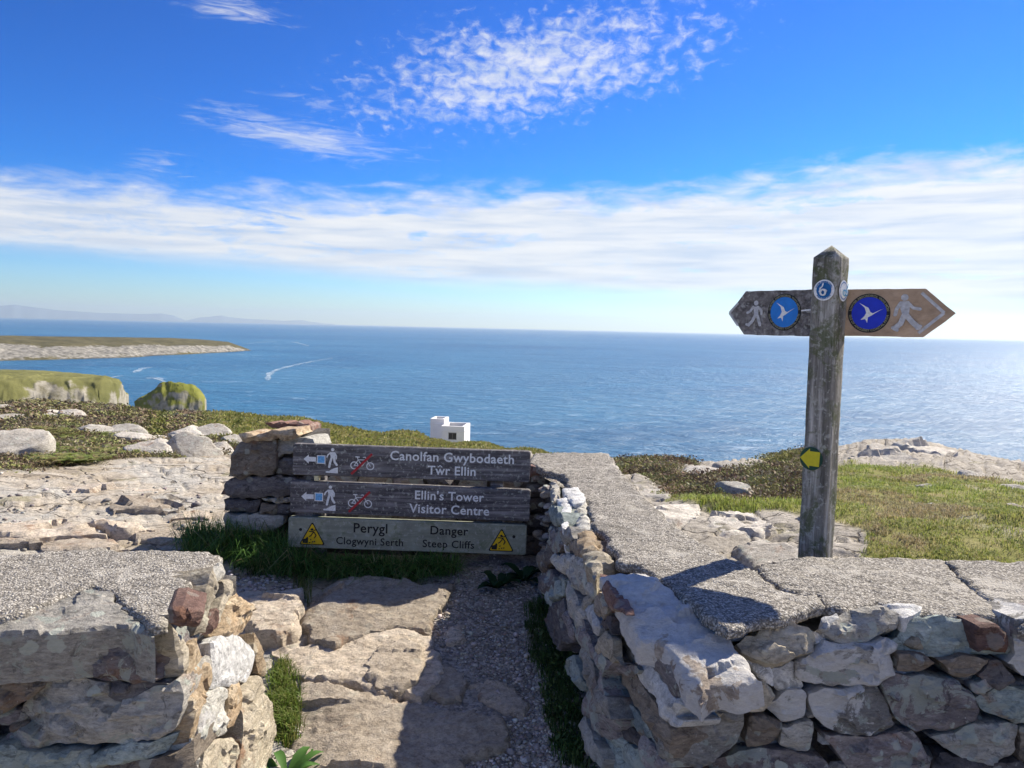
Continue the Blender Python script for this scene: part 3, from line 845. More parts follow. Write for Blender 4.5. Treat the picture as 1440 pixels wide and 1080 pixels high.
def strip_land(name, shore, sky_, widths, mat, prof, rough, seed, nu=220, nv=60, zlow=SEA_Z - 1.0, rockband=(0.0, 0.3), pw=1.0):
    """land between a near shore line (photo column,row at range) and a brow farther back"""
    sh = np.array(shore, float); sk = np.array(sky_, float)
    px = np.linspace(sh[0, 0], sh[-1, 0], nu)
    r0 = np.interp(px, sh[:, 0], sh[:, 1]); wd = np.interp(px, [w[0] for w in widths], [w[1] for w in widths])
    skp = np.interp(px, sk[:, 0], sk[:, 1])
    V = np.zeros((nv, nu, 3))
    ztop = at_range(px, skp, r0 + wd * 0.7)[:, 2]
    for j in range(nv):
        t = (j / (nv - 1)) ** pw
        rr = r0 + wd * t
        P = at_range(px, np.full(nu, 470.0), rr)
        k = np.interp(t, [a for a, _ in prof], [b for _, b in prof])
        V[j, :, 0] = P[:, 0]; V[j, :, 1] = P[:, 1]; V[j, :, 2] = zlow + (ztop - zlow) * k
    W = V / rough[1]
    n = fbm(np.stack([W[..., 0], W[..., 1], W[..., 2] * 0 + seed], -1), 5, 0.55)
    rd = fbm(np.stack([W[..., 0] * 1.7 + 3, W[..., 1] * 1.2, W[..., 2] * 0 + seed + 4], -1), 4, 0.5, True)
    tt = (np.linspace(0, 1, nv) ** pw)[:, None]
    env = np.interp(tt, [0, 0.05, 0.25, 0.6, 1], [0.3, 1, 1, 0.35, 0.0])
    V[..., 2] += rough[0] * (n + 0.5 * rd - 0.3) * env
    V[..., 0] += rough[0] * 1.2 * n * np.interp(tt, [0, 0.3, 1], [1, 1, 0]); V[..., 1] += rough[0] * 1.8 * rd * np.interp(tt, [0, 0.3, 1], [1, 1, 0])
    V[..., 2] = np.maximum(V[..., 2], zlow)
    i = np.arange(nv - 1)[:, None] * nu; j = np.arange(nu - 1)[None, :]
    F = np.stack([i + j, i + j + 1, i + nu + j + 1, i + nu + j], -1).reshape(-1, 4)
    tt2 = np.repeat((np.linspace(0, 1, nv) ** pw)[:, None], nu, 1)
    lump = fbm(np.stack([W[..., 0] * 0.7, W[..., 1] * 0.7, 0 * W[..., 0] + seed + 11], -1), 4)
    edge = np.repeat(smooth(px, px[-1] - (px[-1] - px[0]) * 0.06, px[-1])[None, :], nv, 0)
    rockm = np.clip((1.15 if pw == 1.0 else 0.86) - np.abs((tt2 - sum(rockband) / 2) / (rockband[1] - rockband[0])) * 1.3 + lump * (0.9 if pw == 1.0 else 1.6) + edge * 0.6, 0, 1)
    wet = smooth(V[..., 2] - zlow, 2.6, 1.2)
    at_ = np.stack([rockm.ravel(), wet.ravel(), 0 * wet.ravel()], 1)
    return mk(name, V.reshape(-1, 3), F, mat, tags={'kind': 'structure'}, attr={'rock': at_})


def rng_at(px, py, z):
    p = at_z(float(px), float(py), z); return float(math.hypot(p[0], p[1]))


shore = [(px, rng_at(px, py, SEA_Z)) for px, py in ((-420, 536), (-200, 520), (-60, 512), (0, 508), (90, 506), (180, 503), (270, 498), (330, 495), (352, 493.6))]
strip_land('promontory', shore, [(-420, 470), (0, 472.5), (130, 474), (240, 475.5), (290, 478), (320, 481), (338, 487), (352, 493)],
           [(-420, 420), (0, 420), (200, 420), (300, 260), (340, 120), (352, 30)],
           cliff_mat('promontory', (0.075, 0.068, 0.034), (0.125, 0.11, 0.055), (0.06, 0.056, 0.048), (0.34, 0.32, 0.275), 0.028, 0.60, 0.92, True),
           [(0, 0), (0.03, 0.12), (0.10, 0.30), (0.20, 0.58), (0.34, 0.72), (0.7, 1.0), (0.9, 0.95), (1, 0)], (7.0, 75.0), 3.0, 420, 90, rockband=(0.0, 0.24))
strip_land('headland', [(-420, 235), (-100, 240), (60, 250), (130, 258), (160, 268), (176, 290)],
           [(-420, 517), (0, 520), (60, 521), (110, 525), (140, 528), (160, 536), (176, 560)],
           [(-420, 130), (60, 130), (130, 90), (165, 40), (176, 14)],
           cliff_mat('headland', (0.125, 0.125, 0.045), (0.19, 0.185, 0.07), (0.14, 0.125, 0.075), (0.38, 0.35, 0.285), 0.07, 0.52, 0.78, True),
           [(0, 0.2), (0.03, 0.55), (0.06, 0.80), (0.085, 0.95), (0.11, 1.03), (0.14, 1.05), (0.7, 1.0), (1, 0.9)], (1.3, 9.0), 9.0, 340, 120, SEA_Z, rockband=(-0.03, 0.10), pw=1.9)


def build_stack():
    c = at_range(243.0, 560.0, 235.0)
    nu, nv = 120, 50
    ax = at_range(np.array([186.0, 292.0]), np.array([560.0, 560.0]), np.array([235.0, 235.0]))
    half = np.linalg.norm(ax[1] - ax[0]) / 2; mid = ax.mean(0)
    ex = (ax[1] - ax[0]) / (2 * half); ey = np.array([-ex[1], ex[0], 0])
    sx = np.array([-1.0, -0.82, -0.62, -0.42, -0.25, 0.0, 0.3, 0.55, 0.75, 0.9, 1.0])
    sy = np.array([566, 560, 556, 548, 540, 537.5, 538.5, 542, 549, 558, 571])
    V = np.zeros((nv, nu, 3))
    for j in range(nv):
        t = j / (nv - 1) * 2 - 1
        s = np.linspace(-1.02, 1.02, nu)
        row = np.interp(s, sx, sy)
        ztop = at_range(243 + s * 53, row, 235.0)[..., 2]
        k = np.clip(1 - np.abs(t) ** 3.0, 0, 1)
        zb = -46.0
        V[j, :, :2] = (mid + s[:, None] * half * ex + t * 11 * ey)[:, :2]
        edge = np.clip((1 - np.abs(s)) / 0.06, 0, 1)
        V[j, :, 2] = zb + (ztop - zb) * k * edge
    n = fbm(np.stack([V[..., 0] / 5, V[..., 1] / 5, V[..., 2] * 0], -1), 5, 0.55)
    V[..., 2] += n * 1.5; V[..., 1] += 2.0 * fbm(V / 4 + 8, 4)
    i = np.arange(nv - 1)[:, None] * nu; j = np.arange(nu - 1)[None, :]
    F = np.stack([i + j, i + j + 1, i + nu + j + 1, i + nu + j], -1).reshape(-1, 4)
    mk('sea_stack', V.reshape(-1, 3), F, cliff_mat('stack', (0.13, 0.145, 0.028), (0.22, 0.22, 0.055), (0.10, 0.10, 0.055), (0.36, 0.335, 0.27), 0.11, 0.34, 0.58), tags={'kind': 'structure'})


build_stack()


def build_hills():
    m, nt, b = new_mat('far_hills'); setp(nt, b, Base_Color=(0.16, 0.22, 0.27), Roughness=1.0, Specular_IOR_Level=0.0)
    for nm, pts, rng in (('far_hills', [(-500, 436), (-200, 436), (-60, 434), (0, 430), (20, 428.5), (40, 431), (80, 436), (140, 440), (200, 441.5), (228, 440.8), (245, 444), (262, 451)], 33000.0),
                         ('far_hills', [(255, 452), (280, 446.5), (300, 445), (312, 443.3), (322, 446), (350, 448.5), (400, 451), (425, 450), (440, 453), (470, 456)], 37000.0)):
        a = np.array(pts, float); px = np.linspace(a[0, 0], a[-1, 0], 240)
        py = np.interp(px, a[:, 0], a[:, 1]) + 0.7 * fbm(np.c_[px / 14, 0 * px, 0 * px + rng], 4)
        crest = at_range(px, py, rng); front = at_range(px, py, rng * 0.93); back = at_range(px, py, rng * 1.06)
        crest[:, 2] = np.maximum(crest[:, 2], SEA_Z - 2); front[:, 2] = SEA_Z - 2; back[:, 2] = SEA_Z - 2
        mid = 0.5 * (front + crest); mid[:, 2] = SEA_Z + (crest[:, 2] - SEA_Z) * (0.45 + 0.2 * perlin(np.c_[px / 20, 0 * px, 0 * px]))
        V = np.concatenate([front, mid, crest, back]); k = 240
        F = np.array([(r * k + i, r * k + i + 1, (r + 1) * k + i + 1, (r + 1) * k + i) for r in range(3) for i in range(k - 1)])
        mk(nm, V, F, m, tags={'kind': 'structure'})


build_hills()


# ------------------------------------------------------------------ white tower far below on the slope
def boxv(x0, x1, y0, y1, z0, z1):
    V = [(x, y, z) for z in (z0, z1) for y in (y0, y1) for x in (x0, x1)]
    F = [(0, 2, 3, 1), (4, 5, 7, 6), (0, 1, 5, 4), (2, 6, 7, 3), (0, 4, 6, 2), (1, 3, 7, 5)]
    return V, F


def join(parts):
    V, F = [], []
    for v, f in parts:
        b0 = len(V); V += [tuple(q) for q in v]; F += [tuple(i + b0 for i in t) for t in f]
    return V, F


def flat_mat(name, col, rough=0.7, var=0.15, scale=20.0, spec=0.3, bmp=0.0):
    m, nt, b = new_mat(name)
    tc = nd(nt, 'ShaderNodeTexCoord').outputs['Object']
    n = noise(nt, tc, scale, 6, 0.65, 0.3)
    lo = tuple(c * (1 - var) for c in col); hi = tuple(min(1, c * (1 + var)) for c in col)
    setp(nt, b, Base_Color=ramp(nt, n, [(0.3, lo), (0.7, hi)]), Roughness=rough, Specular_IOR_Level=spec)
    if bmp: bump(nt, b, n, 0.5, bmp)
    return m


def build_tower():
    Y = 162.0
    white = flat_mat('white_render', (0.80, 0.79, 0.77), 0.8, 0.06, 0.6)
    dark = flat_mat('dark_glass', (0.03, 0.03, 0.035), 0.3, 0.2, 2.0)
    roof = flat_mat('roof_felt', (0.20, 0.19, 0.18), 0.9, 0.2, 1.5)
    p = at_y(np.array([620.0, 653.0, 602.0, 619.0]), np.array([628.0, 628.0, 627.0, 627.0]), Y)
    zb = p[0][2] - 2.0
    zt = at_y(627.0, 599.0, Y)[2]; zt2 = at_y(610.0, 591.0, Y)[2]
    t = thing('tower', 'small white flat-topped tower building on the slope above the sea', 'building', (p[0][0], Y, zb))
    pxm = (p[1][0] - p[0][0]) / 31.0

    def hollow(x0, x1, y0, y1, z1, w):
        b1 = boxv(x0, x1, y0, y1, zb, z1 - 0.9)
        rim = [boxv(x0, x1, y0, y0 + w, z1 - 0.9, z1), boxv(x0, x1, y1 - w, y1, z1 - 0.9, z1), boxv(x0, x0 + w, y0 + w, y1 - w, z1 - 0.9, z1), boxv(x1 - w, x1, y0 + w, y1 - w, z1 - 0.9, z1)]
        return b1, rim
    # turned so that its left side shows
    def turn(V, c, a):
        V = np.array(V, float); d = V[:, :2] - c; ca, sa = math.cos(a), math.sin(a)
        V[:, :2] = c + np.stack([d[:, 0] * ca - d[:, 1] * sa, d[:, 0] * sa + d[:, 1] * ca], 1); return V
    a = R(-7); c = np.array([p[0][0], Y])
    for (x0, x1, y0, y1, z1, w) in ((p[0][0], p[1][0], Y, Y + 7.0, zt, 0.55), (p[2][0] - 0.2, p[3][0] + 0.3, Y + 2.4, Y + 7.2, zt2, 0.5)):
        b1, rim = hollow(x0, x1, y0, y1, z1, w)
        mk('wall', turn(b1[0], c, a), b1[1], white, t, smoothf=False)
        v, f = join(rim); mk('parapet', turn(v, c, a), f, white, t, smoothf=False)
        s = boxv(x0 - 0.10, x1 + 0.10, y0 - 0.10, y0 - 0.003, z1 - 1.15, z1 - 1.0); mk('string_course', turn(s[0], c, a), s[1], white, t, smoothf=False)
        rf = boxv(x0 + w, x1 - w, y0 + w, y1 - w, z1 - 0.9, z1 - 0.85); mk('roof', turn(rf[0], c, a), rf[1], roof, t, smoothf=False)
    x0 = p[0][0]
    zw1 = at_y(640.0, 609.0, Y)[2]; zw0 = at_y(640.0, 617.2, Y)[2]
    wv = boxv(x0 + 10 * pxm, x0 + 20.5 * pxm, Y - 0.02, Y + 0.3, zw0, zw1)
    wo = mk('window', turn(wv[0], c, a), wv[1], dark, t, smoothf=False)
    fr = join([boxv(x0 + 9.6 * pxm, x0 + 20.9 * pxm, Y - 0.06, Y - 0.021, zw1, zw1 + 0.12), boxv(x0 + 9.6 * pxm, x0 + 20.9 * pxm, Y - 0.06, Y - 0.021, zw0 - 0.12, zw0), boxv(x0 + 15 * pxm, x0 + 15.5 * pxm, Y - 0.06, Y - 0.021, zw0, zw1)])
    mk('frame', turn(fr[0], c, a), fr[1], roof, wo, smoothf=False)
    for yy, zz in ((Y + 2.0, zb + 3.2),):
        s = boxv(x0 - 0.02, x0 + 0.2, yy, yy + 0.9, zz - 1.0, zz + 1.2); mk('slit_window', turn(s[0], c, a), s[1], dark, t, smoothf=False)
    return t


build_tower()


# ------------------------------------------------------------------ haze
def build_haze():
    m = bpy.data.materials.new('haze'); m.use_nodes = True; nt = m.node_tree; nt.nodes.clear()
    out = nd(nt, 'ShaderNodeOutputMaterial')
    v = nd(nt, 'ShaderNodeVolumePrincipled', {'Color': (0.74, 0.88, 1.0, 1), 'Density': 3.6e-5, 'Anisotropy': 0.32})
    nt.links.new(v.outputs[0], out.inputs['Volume'])
    V, F = boxv(-47000, 47000, -47000, 47000, SEA_Z - 3.0, 700.0)
    mk('haze', V, F, m, tags={'kind': 'stuff', 'label': 'thin pale sea haze over the whole bay', 'category': 'haze'}, smoothf=False)


build_haze()

# ------------------------------------------------------------------ dry-stone walls
WT = 0.82                                            # height of the wall tops


def prism(outline, z0, z1):
    P = np.asarray(outline, float); n = len(P)
    if 0.5 * np.sum(P[:, 0] * np.roll(P[:, 1], -1) - np.roll(P[:, 0], -1) * P[:, 1]) < 0: P = P[::-1]
    V = [(x, y, z0) for x, y in P] + [(x, y, z1) for x, y in P]
    F = [tuple(range(n))[::-1], tuple(range(n, 2 * n))] + [(i, (i + 1) % n, n + (i + 1) % n, n + i) for i in range(n)]
    return V, F


def coping(pts, parent, seed, z=WT, depth=0.032):
    P = px_plane(pts, (0, 0, z), (0, 0, 1))
    return stone('coping_slab', P, (0, 0, 1), depth, M['concrete'], parent, seed=seed, res=0.013, edge=0.010, relief=0.010, facets=0, bulge=0.008, jitter=0.6, taper=0.0, rough=0.004, nring=3, plates=0.0, grow=1.0, sharp=0)


# --- left wall: its square end faces the gap
LW = thing('stone_wall', 'stone wall at lower left with speckled concrete top and sunlit broken end', 'wall', (-1.6, 2.3, 0.0))
V, F = prism([(-3.6, 2.10), (-1.02, 2.10), (-0.93, 2.14), (-0.93, 2.58), (-1.05, 2.62), (-3.6, 2.64)], -0.1, WT - 0.07)
mk('wall_core', V, F, M['core'], LW, smoothf=False)
coping([(-900, 806), (-330, 790), (-120, 786), (0, 781), (60, 776), (140, 768), (170, 773), (200, 773), (300, 776), (312, 780), (305, 790), (290, 800), (270, 815), (268, 830), (283, 855), (250, 855), (235, 858), (232, 875), (215, 878), (190, 860), (170, 850), (160, 835), (130, 826), (90, 838), (50, 855), (20, 865), (0, 868), (-120, 872), (-330, 880), (-900, 896)], LW, 5)
fp, fn = (0, 2.0, 0.6), (0, -1, 0.10)
for pts, mt, dp in (
    ([(-60, 896), (0, 890), (40, 896), (75, 889), (128, 886), (160, 878), (190, 892), (222, 902), (230, 925), (219, 940), (222, 957), (180, 961), (150, 957), (110, 950), (80, 951), (40, 944), (0, 945), (-60, 945)], 'purple', 0.34),
    ([(-60, 950), (0, 950), (66, 952), (40, 985), (0, 1008), (-60, 1015)], 'brown', 0.25),
    ([(2, 1040), (20, 1002), (60, 968), (84, 958), (146, 960), (150, 980), (172, 984), (247, 962), (252, 1000), (243, 1030), (165, 1047), (100, 1045), (50, 1058), (20, 1050)], 'grey', 0.28),
    ([(150, 960), (222, 962), (244, 962), (205, 978), (170, 983), (151, 979)], 'dark', 0.2),
    ([(-40, 1064), (0, 1055), (50, 1063), (120, 1060), (118, 1112), (-40, 1115)], 'teal', 0.25),
    ([(126, 1066), (150, 1052), (243, 1034), (232, 1058), (205, 1066), (150, 1076), (128, 1078)], 'teal', 0.25),
    ([(126, 1082), (160, 1076), (215, 1066), (268, 1050), (266, 1075), (240, 1095), (126, 1115)], 'brown', 0.25),
    ([(-260, 880), (-66, 890), (-66, 950), (-150, 960), (-260, 950)], 'grey', 0.3),
    ([(-260, 960), (-150, 965), (-66, 955), (-66, 1030), (-160, 1040), (-260, 1030)], 'purple', 0.3),
    ([(-260, 1040), (-160, 1045), (-48, 1035), (-45, 1110), (-260, 1115)], 'brown', 0.3),
):
    px_stone('stone', pts, fp, fn, dp, mt, LW, relief=0.015, wob=0.012, facets=4)
ep, en = (-0.91, 2.3, 0.82), (1, 0, 0.18)
for pts, mt, dp in (
    ([(222, 962), (225, 920), (212, 884), (240, 886), (268, 906), (270, 930), (255, 952)], 'tan', 0.2),
    ([(269, 908), (282, 896), (296, 915), (298, 950), (290, 990), (280, 1038), (262, 1054), (245, 1046), (251, 990), (268, 940)], 'orange', 0.2),
    ([(298, 900), (330, 890), (350, 905), (361, 920), (354, 950), (330, 962), (300, 966), (293, 960), (299, 930)], 'mortar', 0.2),
    ([(287, 976), (319, 967), (324, 1000), (320, 1030), (291, 1041), (280, 1085), (240, 1085), (262, 1056), (282, 1038)], 'pale', 0.2),
    ([(326, 962), (340, 957), (342, 990), (332, 1020), (323, 1026)], 'orange', 0.15),
    ([(346, 967), (372, 945), (380, 957), (388, 968), (385, 1010), (389, 1030), (376, 1085), (337, 1085), (346, 1030), (344, 985)], 'tan', 0.2),
    ([(292, 1044), (334, 1036), (333, 1100), (285, 1100)], 'tan', 0.2),
    ([(362, 888), (370, 908), (378, 930), (377, 950), (366, 948), (360, 918)], 'orange', 0.12),
    ([(321, 846), (335, 836), (350, 846), (362, 870), (350, 882), (330, 895), (310, 893), (305, 880)], 'orange', 0.22),
    ([(279, 890), (281, 870), (290, 840), (300, 805), (312, 795), (317, 808), (305, 832), (296, 860), (292, 888)], 'tan', 0.2),
    ([(316, 816), (333, 816), (334, 826), (323, 843), (311, 876), (308, 866), (318, 836)], 'tan', 0.2),
    ([(296, 862), (309, 850), (309, 880), (300, 890), (293, 889)], 'red', 0.15),
):
    P = px_plane(pts, ep, en); P[:, 1] = np.maximum(P[:, 1], 2.035); SEED[0] += 1
    stone('stone', P, en, dp, M[mt], LW, seed=SEED[0], res=0.0105, plates=0.3 if mt == 'mortar' else 0.8)
px_stone('stone', [(-60, 878), (0, 870), (45, 858), (95, 838), (130, 827), (155, 834), (168, 852), (190, 868), (214, 894), (165, 880), (130, 886), (60, 891), (-60, 894)], (0, 2.05, 0.805), (0, -0.13, 1), 0.14, 'grey', LW, facets=1, plates=0.35, relief=0.008, cellarea=0.008)
px_stone('stone', [(236, 861), (255, 854), (282, 858), (278, 875), (250, 883), (238, 880)], (0, 2.02, 0.6), (0.35, -1, 0.1), 0.2, 'red', LW, bulge=0.02)
px_stone('stone', [(270, 829), (272, 816), (300, 796), (312, 790), (318, 803), (310, 815), (295, 831)], (-0.98, 2.45, 0.80), (0.5, -0.4, 0.8), 0.2, 'pale', LW)

# --- right wall: one leg along the path, one across it, meeting at a limewashed corner
RW = thing('stone_wall', 'L-shaped stone wall on the right with white limewashed corner stone and concrete top', 'wall', (0.7, 2.5, 0.0))
V, F = prism([(0.47, 2.20), (3.4, 2.20), (3.4, 2.66), (1.02, 2.66), (0.74, 2.80), (0.62, 4.7), (0.18, 4.72), (0.36, 2.62), (0.40, 2.28)], -0.1, WT - 0.075)
mk('wall_core', V, F, M['core'], RW, smoothf=False)
coping([(742, 650), (752, 637), (800, 636), (855, 637), (862, 645), (877, 668), (910, 700), (950, 740), (1000, 770), (1055, 798), (1062, 800), (1080, 815), (1100, 830), (1130, 835), (1150, 833), (1158, 850), (1130, 862), (1100, 868), (1075, 871), (1048, 880), (1026, 884), (1012, 877), (990, 862), (965, 843), (925, 812), (905, 797), (872, 792), (862, 775), (850, 755), (834, 735), (830, 715), (823, 700), (803, 690), (793, 668), (765, 661)], RW, 15)
coping([(1060, 797), (1110, 783), (1250, 783), (1330, 786), (1350, 812), (1375, 834), (1400, 850), (1408, 866), (1380, 866), (1300, 862), (1275, 866), (1240, 848), (1190, 858), (1159, 851), (1151, 833.5), (1130.5, 835.5), (1100.5, 830), (1081, 815)], RW, 16, WT - 0.004)
coping([(1331.5, 786), (1440, 790), (1700, 798), (2150, 812), (2160, 925), (1700, 900), (1440, 882), (1426, 868), (1402, 850), (1376.5, 834), (1351.5, 812)], RW, 17, WT + 0.004)
fp, fn = (0, 2.09, 0.6), (0, -1, 0.10)
capn = (0, -0.8, 0.6)
for pts, mt, dp, p0, nn in (
    ([(1035, 904), (1062, 896), (1080, 873), (1110, 868), (1140, 880), (1153, 895), (1145, 915), (1110, 925), (1090, 935), (1060, 927), (1045, 917)], 'tan', 0.2, (0, 2.12, 0.78), capn),
    ([(1157, 882), (1185, 863), (1240, 850), (1270, 868), (1262, 886), (1225, 904), (1180, 903)], 'grey', 0.24, (0, 2.12, 0.78), capn),
    ([(1260, 905), (1277, 872), (1302, 866), (1380, 868), (1405, 878), (1425, 900), (1427, 914), (1410, 920), (1370, 920), (1345, 925), (1310, 920), (1262, 917)], 'teal', 0.26, fp, (0, -0.95, 0.3)),
    ([(1372, 878), (1405, 880), (1424, 900), (1426, 912), (1410, 918), (1372, 916)], 'red', 0.2, (0, 2.075, 0.6), fn),
    ([(1427, 918), (1430, 874), (1470, 866), (1475, 950), (1440, 950), (1425, 944), (1414, 930)], 'mixwhite', 0.2, fp, fn),
    ([(1121, 936), (1155, 916), (1166, 903), (1200, 907), (1250, 906), (1256, 920), (1261, 948), (1230, 962), (1190, 964), (1150, 961), (1126, 955)], 'mixwhite', 0.2, fp, fn),
    ([(1078, 938), (1118, 930), (1126, 962), (1120, 972), (1096, 976), (1086, 968)], 'mortar', 0.15, (0, 2.11, 0.6), fn),
    ([(1266, 926), (1300, 924), (1320, 932), (1300, 944), (1266, 947)], 'brown', 0.18, fp, fn),
    ([(1323, 930), (1370, 924), (1392, 930), (1372, 948), (1345, 950)], 'brown', 0.16, fp, fn),
    ([(1394, 930), (1412, 930), (1425, 948), (1428, 966), (1404, 970), (1378, 955)], 'dark', 0.16, fp, fn),
    ([(1242, 962), (1262, 952), (1300, 948), (1350, 959), (1363, 973), (1375, 1000), (1372, 1015), (1330, 1024), (1290, 1028), (1263, 1014), (1250, 990)], 'purple', 0.26, fp, fn),
    ([(1142, 974), (1200, 968), (1238, 966), (1252, 1000), (1261, 1018), (1230, 1033), (1180, 1029), (1152, 1012), (1140, 995)], 'mixwhite', 0.26, fp, fn),
    ([(1366, 965), (1385, 957), (1400, 968), (1388, 978), (1372, 975)], 'purple', 0.12, fp, fn),
    ([(1377, 985), (1402, 973), (1470, 975), (1470, 1018), (1425, 1016), (1383, 1000)], 'teal', 0.22, fp, fn),
    ([(1308, 1036), (1380, 1018), (1434, 1022), (1430, 1060), (1400, 1075), (1370, 1072), (1338, 1050)], 'grey', 0.22, fp, fn),
    ([(1160, 1036), (1240, 1036), (1288, 1032), (1311, 1068), (1305, 1085), (1230, 1105), (1186, 1070)], 'purple', 0.24, fp, fn),
    ([(957, 978), (985, 980), (1030, 972), (1074, 962), (1090, 984), (1070, 999), (1010, 1007), (962, 1014), (946, 1000)], 'tan', 0.22, (0, 2.06, 0.6), fn),
    ([(935, 1016), (1044, 1006), (1048, 1030), (1035, 1060), (990, 1077), (942, 1077), (930, 1050)], 'grey', 0.28, (0, 2.05, 0.6), fn),
    ([(1052, 1010), (1098, 1016), (1103, 1030), (1085, 1048), (1052, 1053)], 'brown', 0.18, fp, fn),
    ([(1102, 1022), (1138, 1016), (1142, 1050), (1121, 1057), (1100, 1045)], 'grey', 0.18, fp, fn),
    ([(1005, 1082), (1060, 1058), (1130, 1060), (1162, 1072), (1180, 1110), (1005, 1115)], 'purple', 0.22, fp, fn),
    ([(1076, 996), (1096, 980), (1130, 970), (1138, 1010), (1100, 1013)], 'mixwhite', 0.18, fp, fn),
    ([(1312, 1088), (1332, 1062), (1380, 1080), (1440, 1072), (1440, 1125), (1312, 1125)], 'dark', 0.22, fp, fn),
    ([(1436, 1022), (1475, 1020), (1475, 1085), (1436, 1066)], 'brown', 0.2, fp, fn),
    ([(932, 1082), (995, 1082), (1000, 1125), (925, 1125)], 'brown', 0.2, fp, fn),
    ([(1478, 870), (1640, 872), (1650, 950), (1480, 952)], 'purple', 0.25, fp, fn),
    ([(1478, 958), (1650, 956), (1650, 1040), (1480, 1030)], 'grey', 0.25, fp, fn),
    ([(1478, 1036), (1650, 1045), (1650, 1125), (1480, 1120)], 'brown', 0.25, fp, fn),
):
    px_stone('stone', pts, p0, nn, dp, mt, RW, relief=0.014, wob=0.009)
for k in range(12):                                  # the wall goes on beyond the frame
    x0 = 1655 + (k % 4) * 118 + 20 * ((k // 4) % 2); y0 = 880 + (k // 4) * 84 + (k % 4) * 5; w_ = 112
    px_stone('stone', [(x0, y0 + 4), (x0 + w_ * 0.5, y0), (x0 + w_, y0 + 8), (x0 + w_ - 3, y0 + 80), (x0 + w_ * 0.4, y0 + 84), (x0 + 3, y0 + 76)], fp, fn, 0.24, ('grey', 'purple', 'brown', 'teal')[(k * 3) % 4], RW, res=0.02)
for k in range(12):
    x0 = -262 - ((k % 4) + 1) * 128 + 20 * ((k // 4) % 2); y0 = 882 + (k // 4) * 80; w_ = 122
    px_stone('stone', [(x0, y0 + 4), (x0 + w_ * 0.5, y0), (x0 + w_, y0 + 8), (x0 + w_ - 3, y0 + 76), (x0 + w_ * 0.4, y0 + 79), (x0 + 3, y0 + 72)], (0, 2.0, 0.6), fn, 0.24, ('grey', 'purple', 'brown', 'teal')[(k * 3) % 4], LW, res=0.02)
# limewashed corner capstone
cpn = (-0.10, -0.27, 0.96)
px_stone('corner_stone', [(843, 801), (870, 797), (905, 798), (965, 844), (1014, 881), (1034, 906), (1071, 954), (1035, 967), (1000, 962), (985, 977), (964, 962), (948, 932), (922, 905), (900, 900), (885, 878), (874, 850), (858, 818)],
         (0.33, 2.45, 0.835), cpn, 0.075, 'white', RW, edge=0.026, relief=0.009, bulge=0.018, facets=2, taper=-0.02, cellarea=0.006, sharp=36)
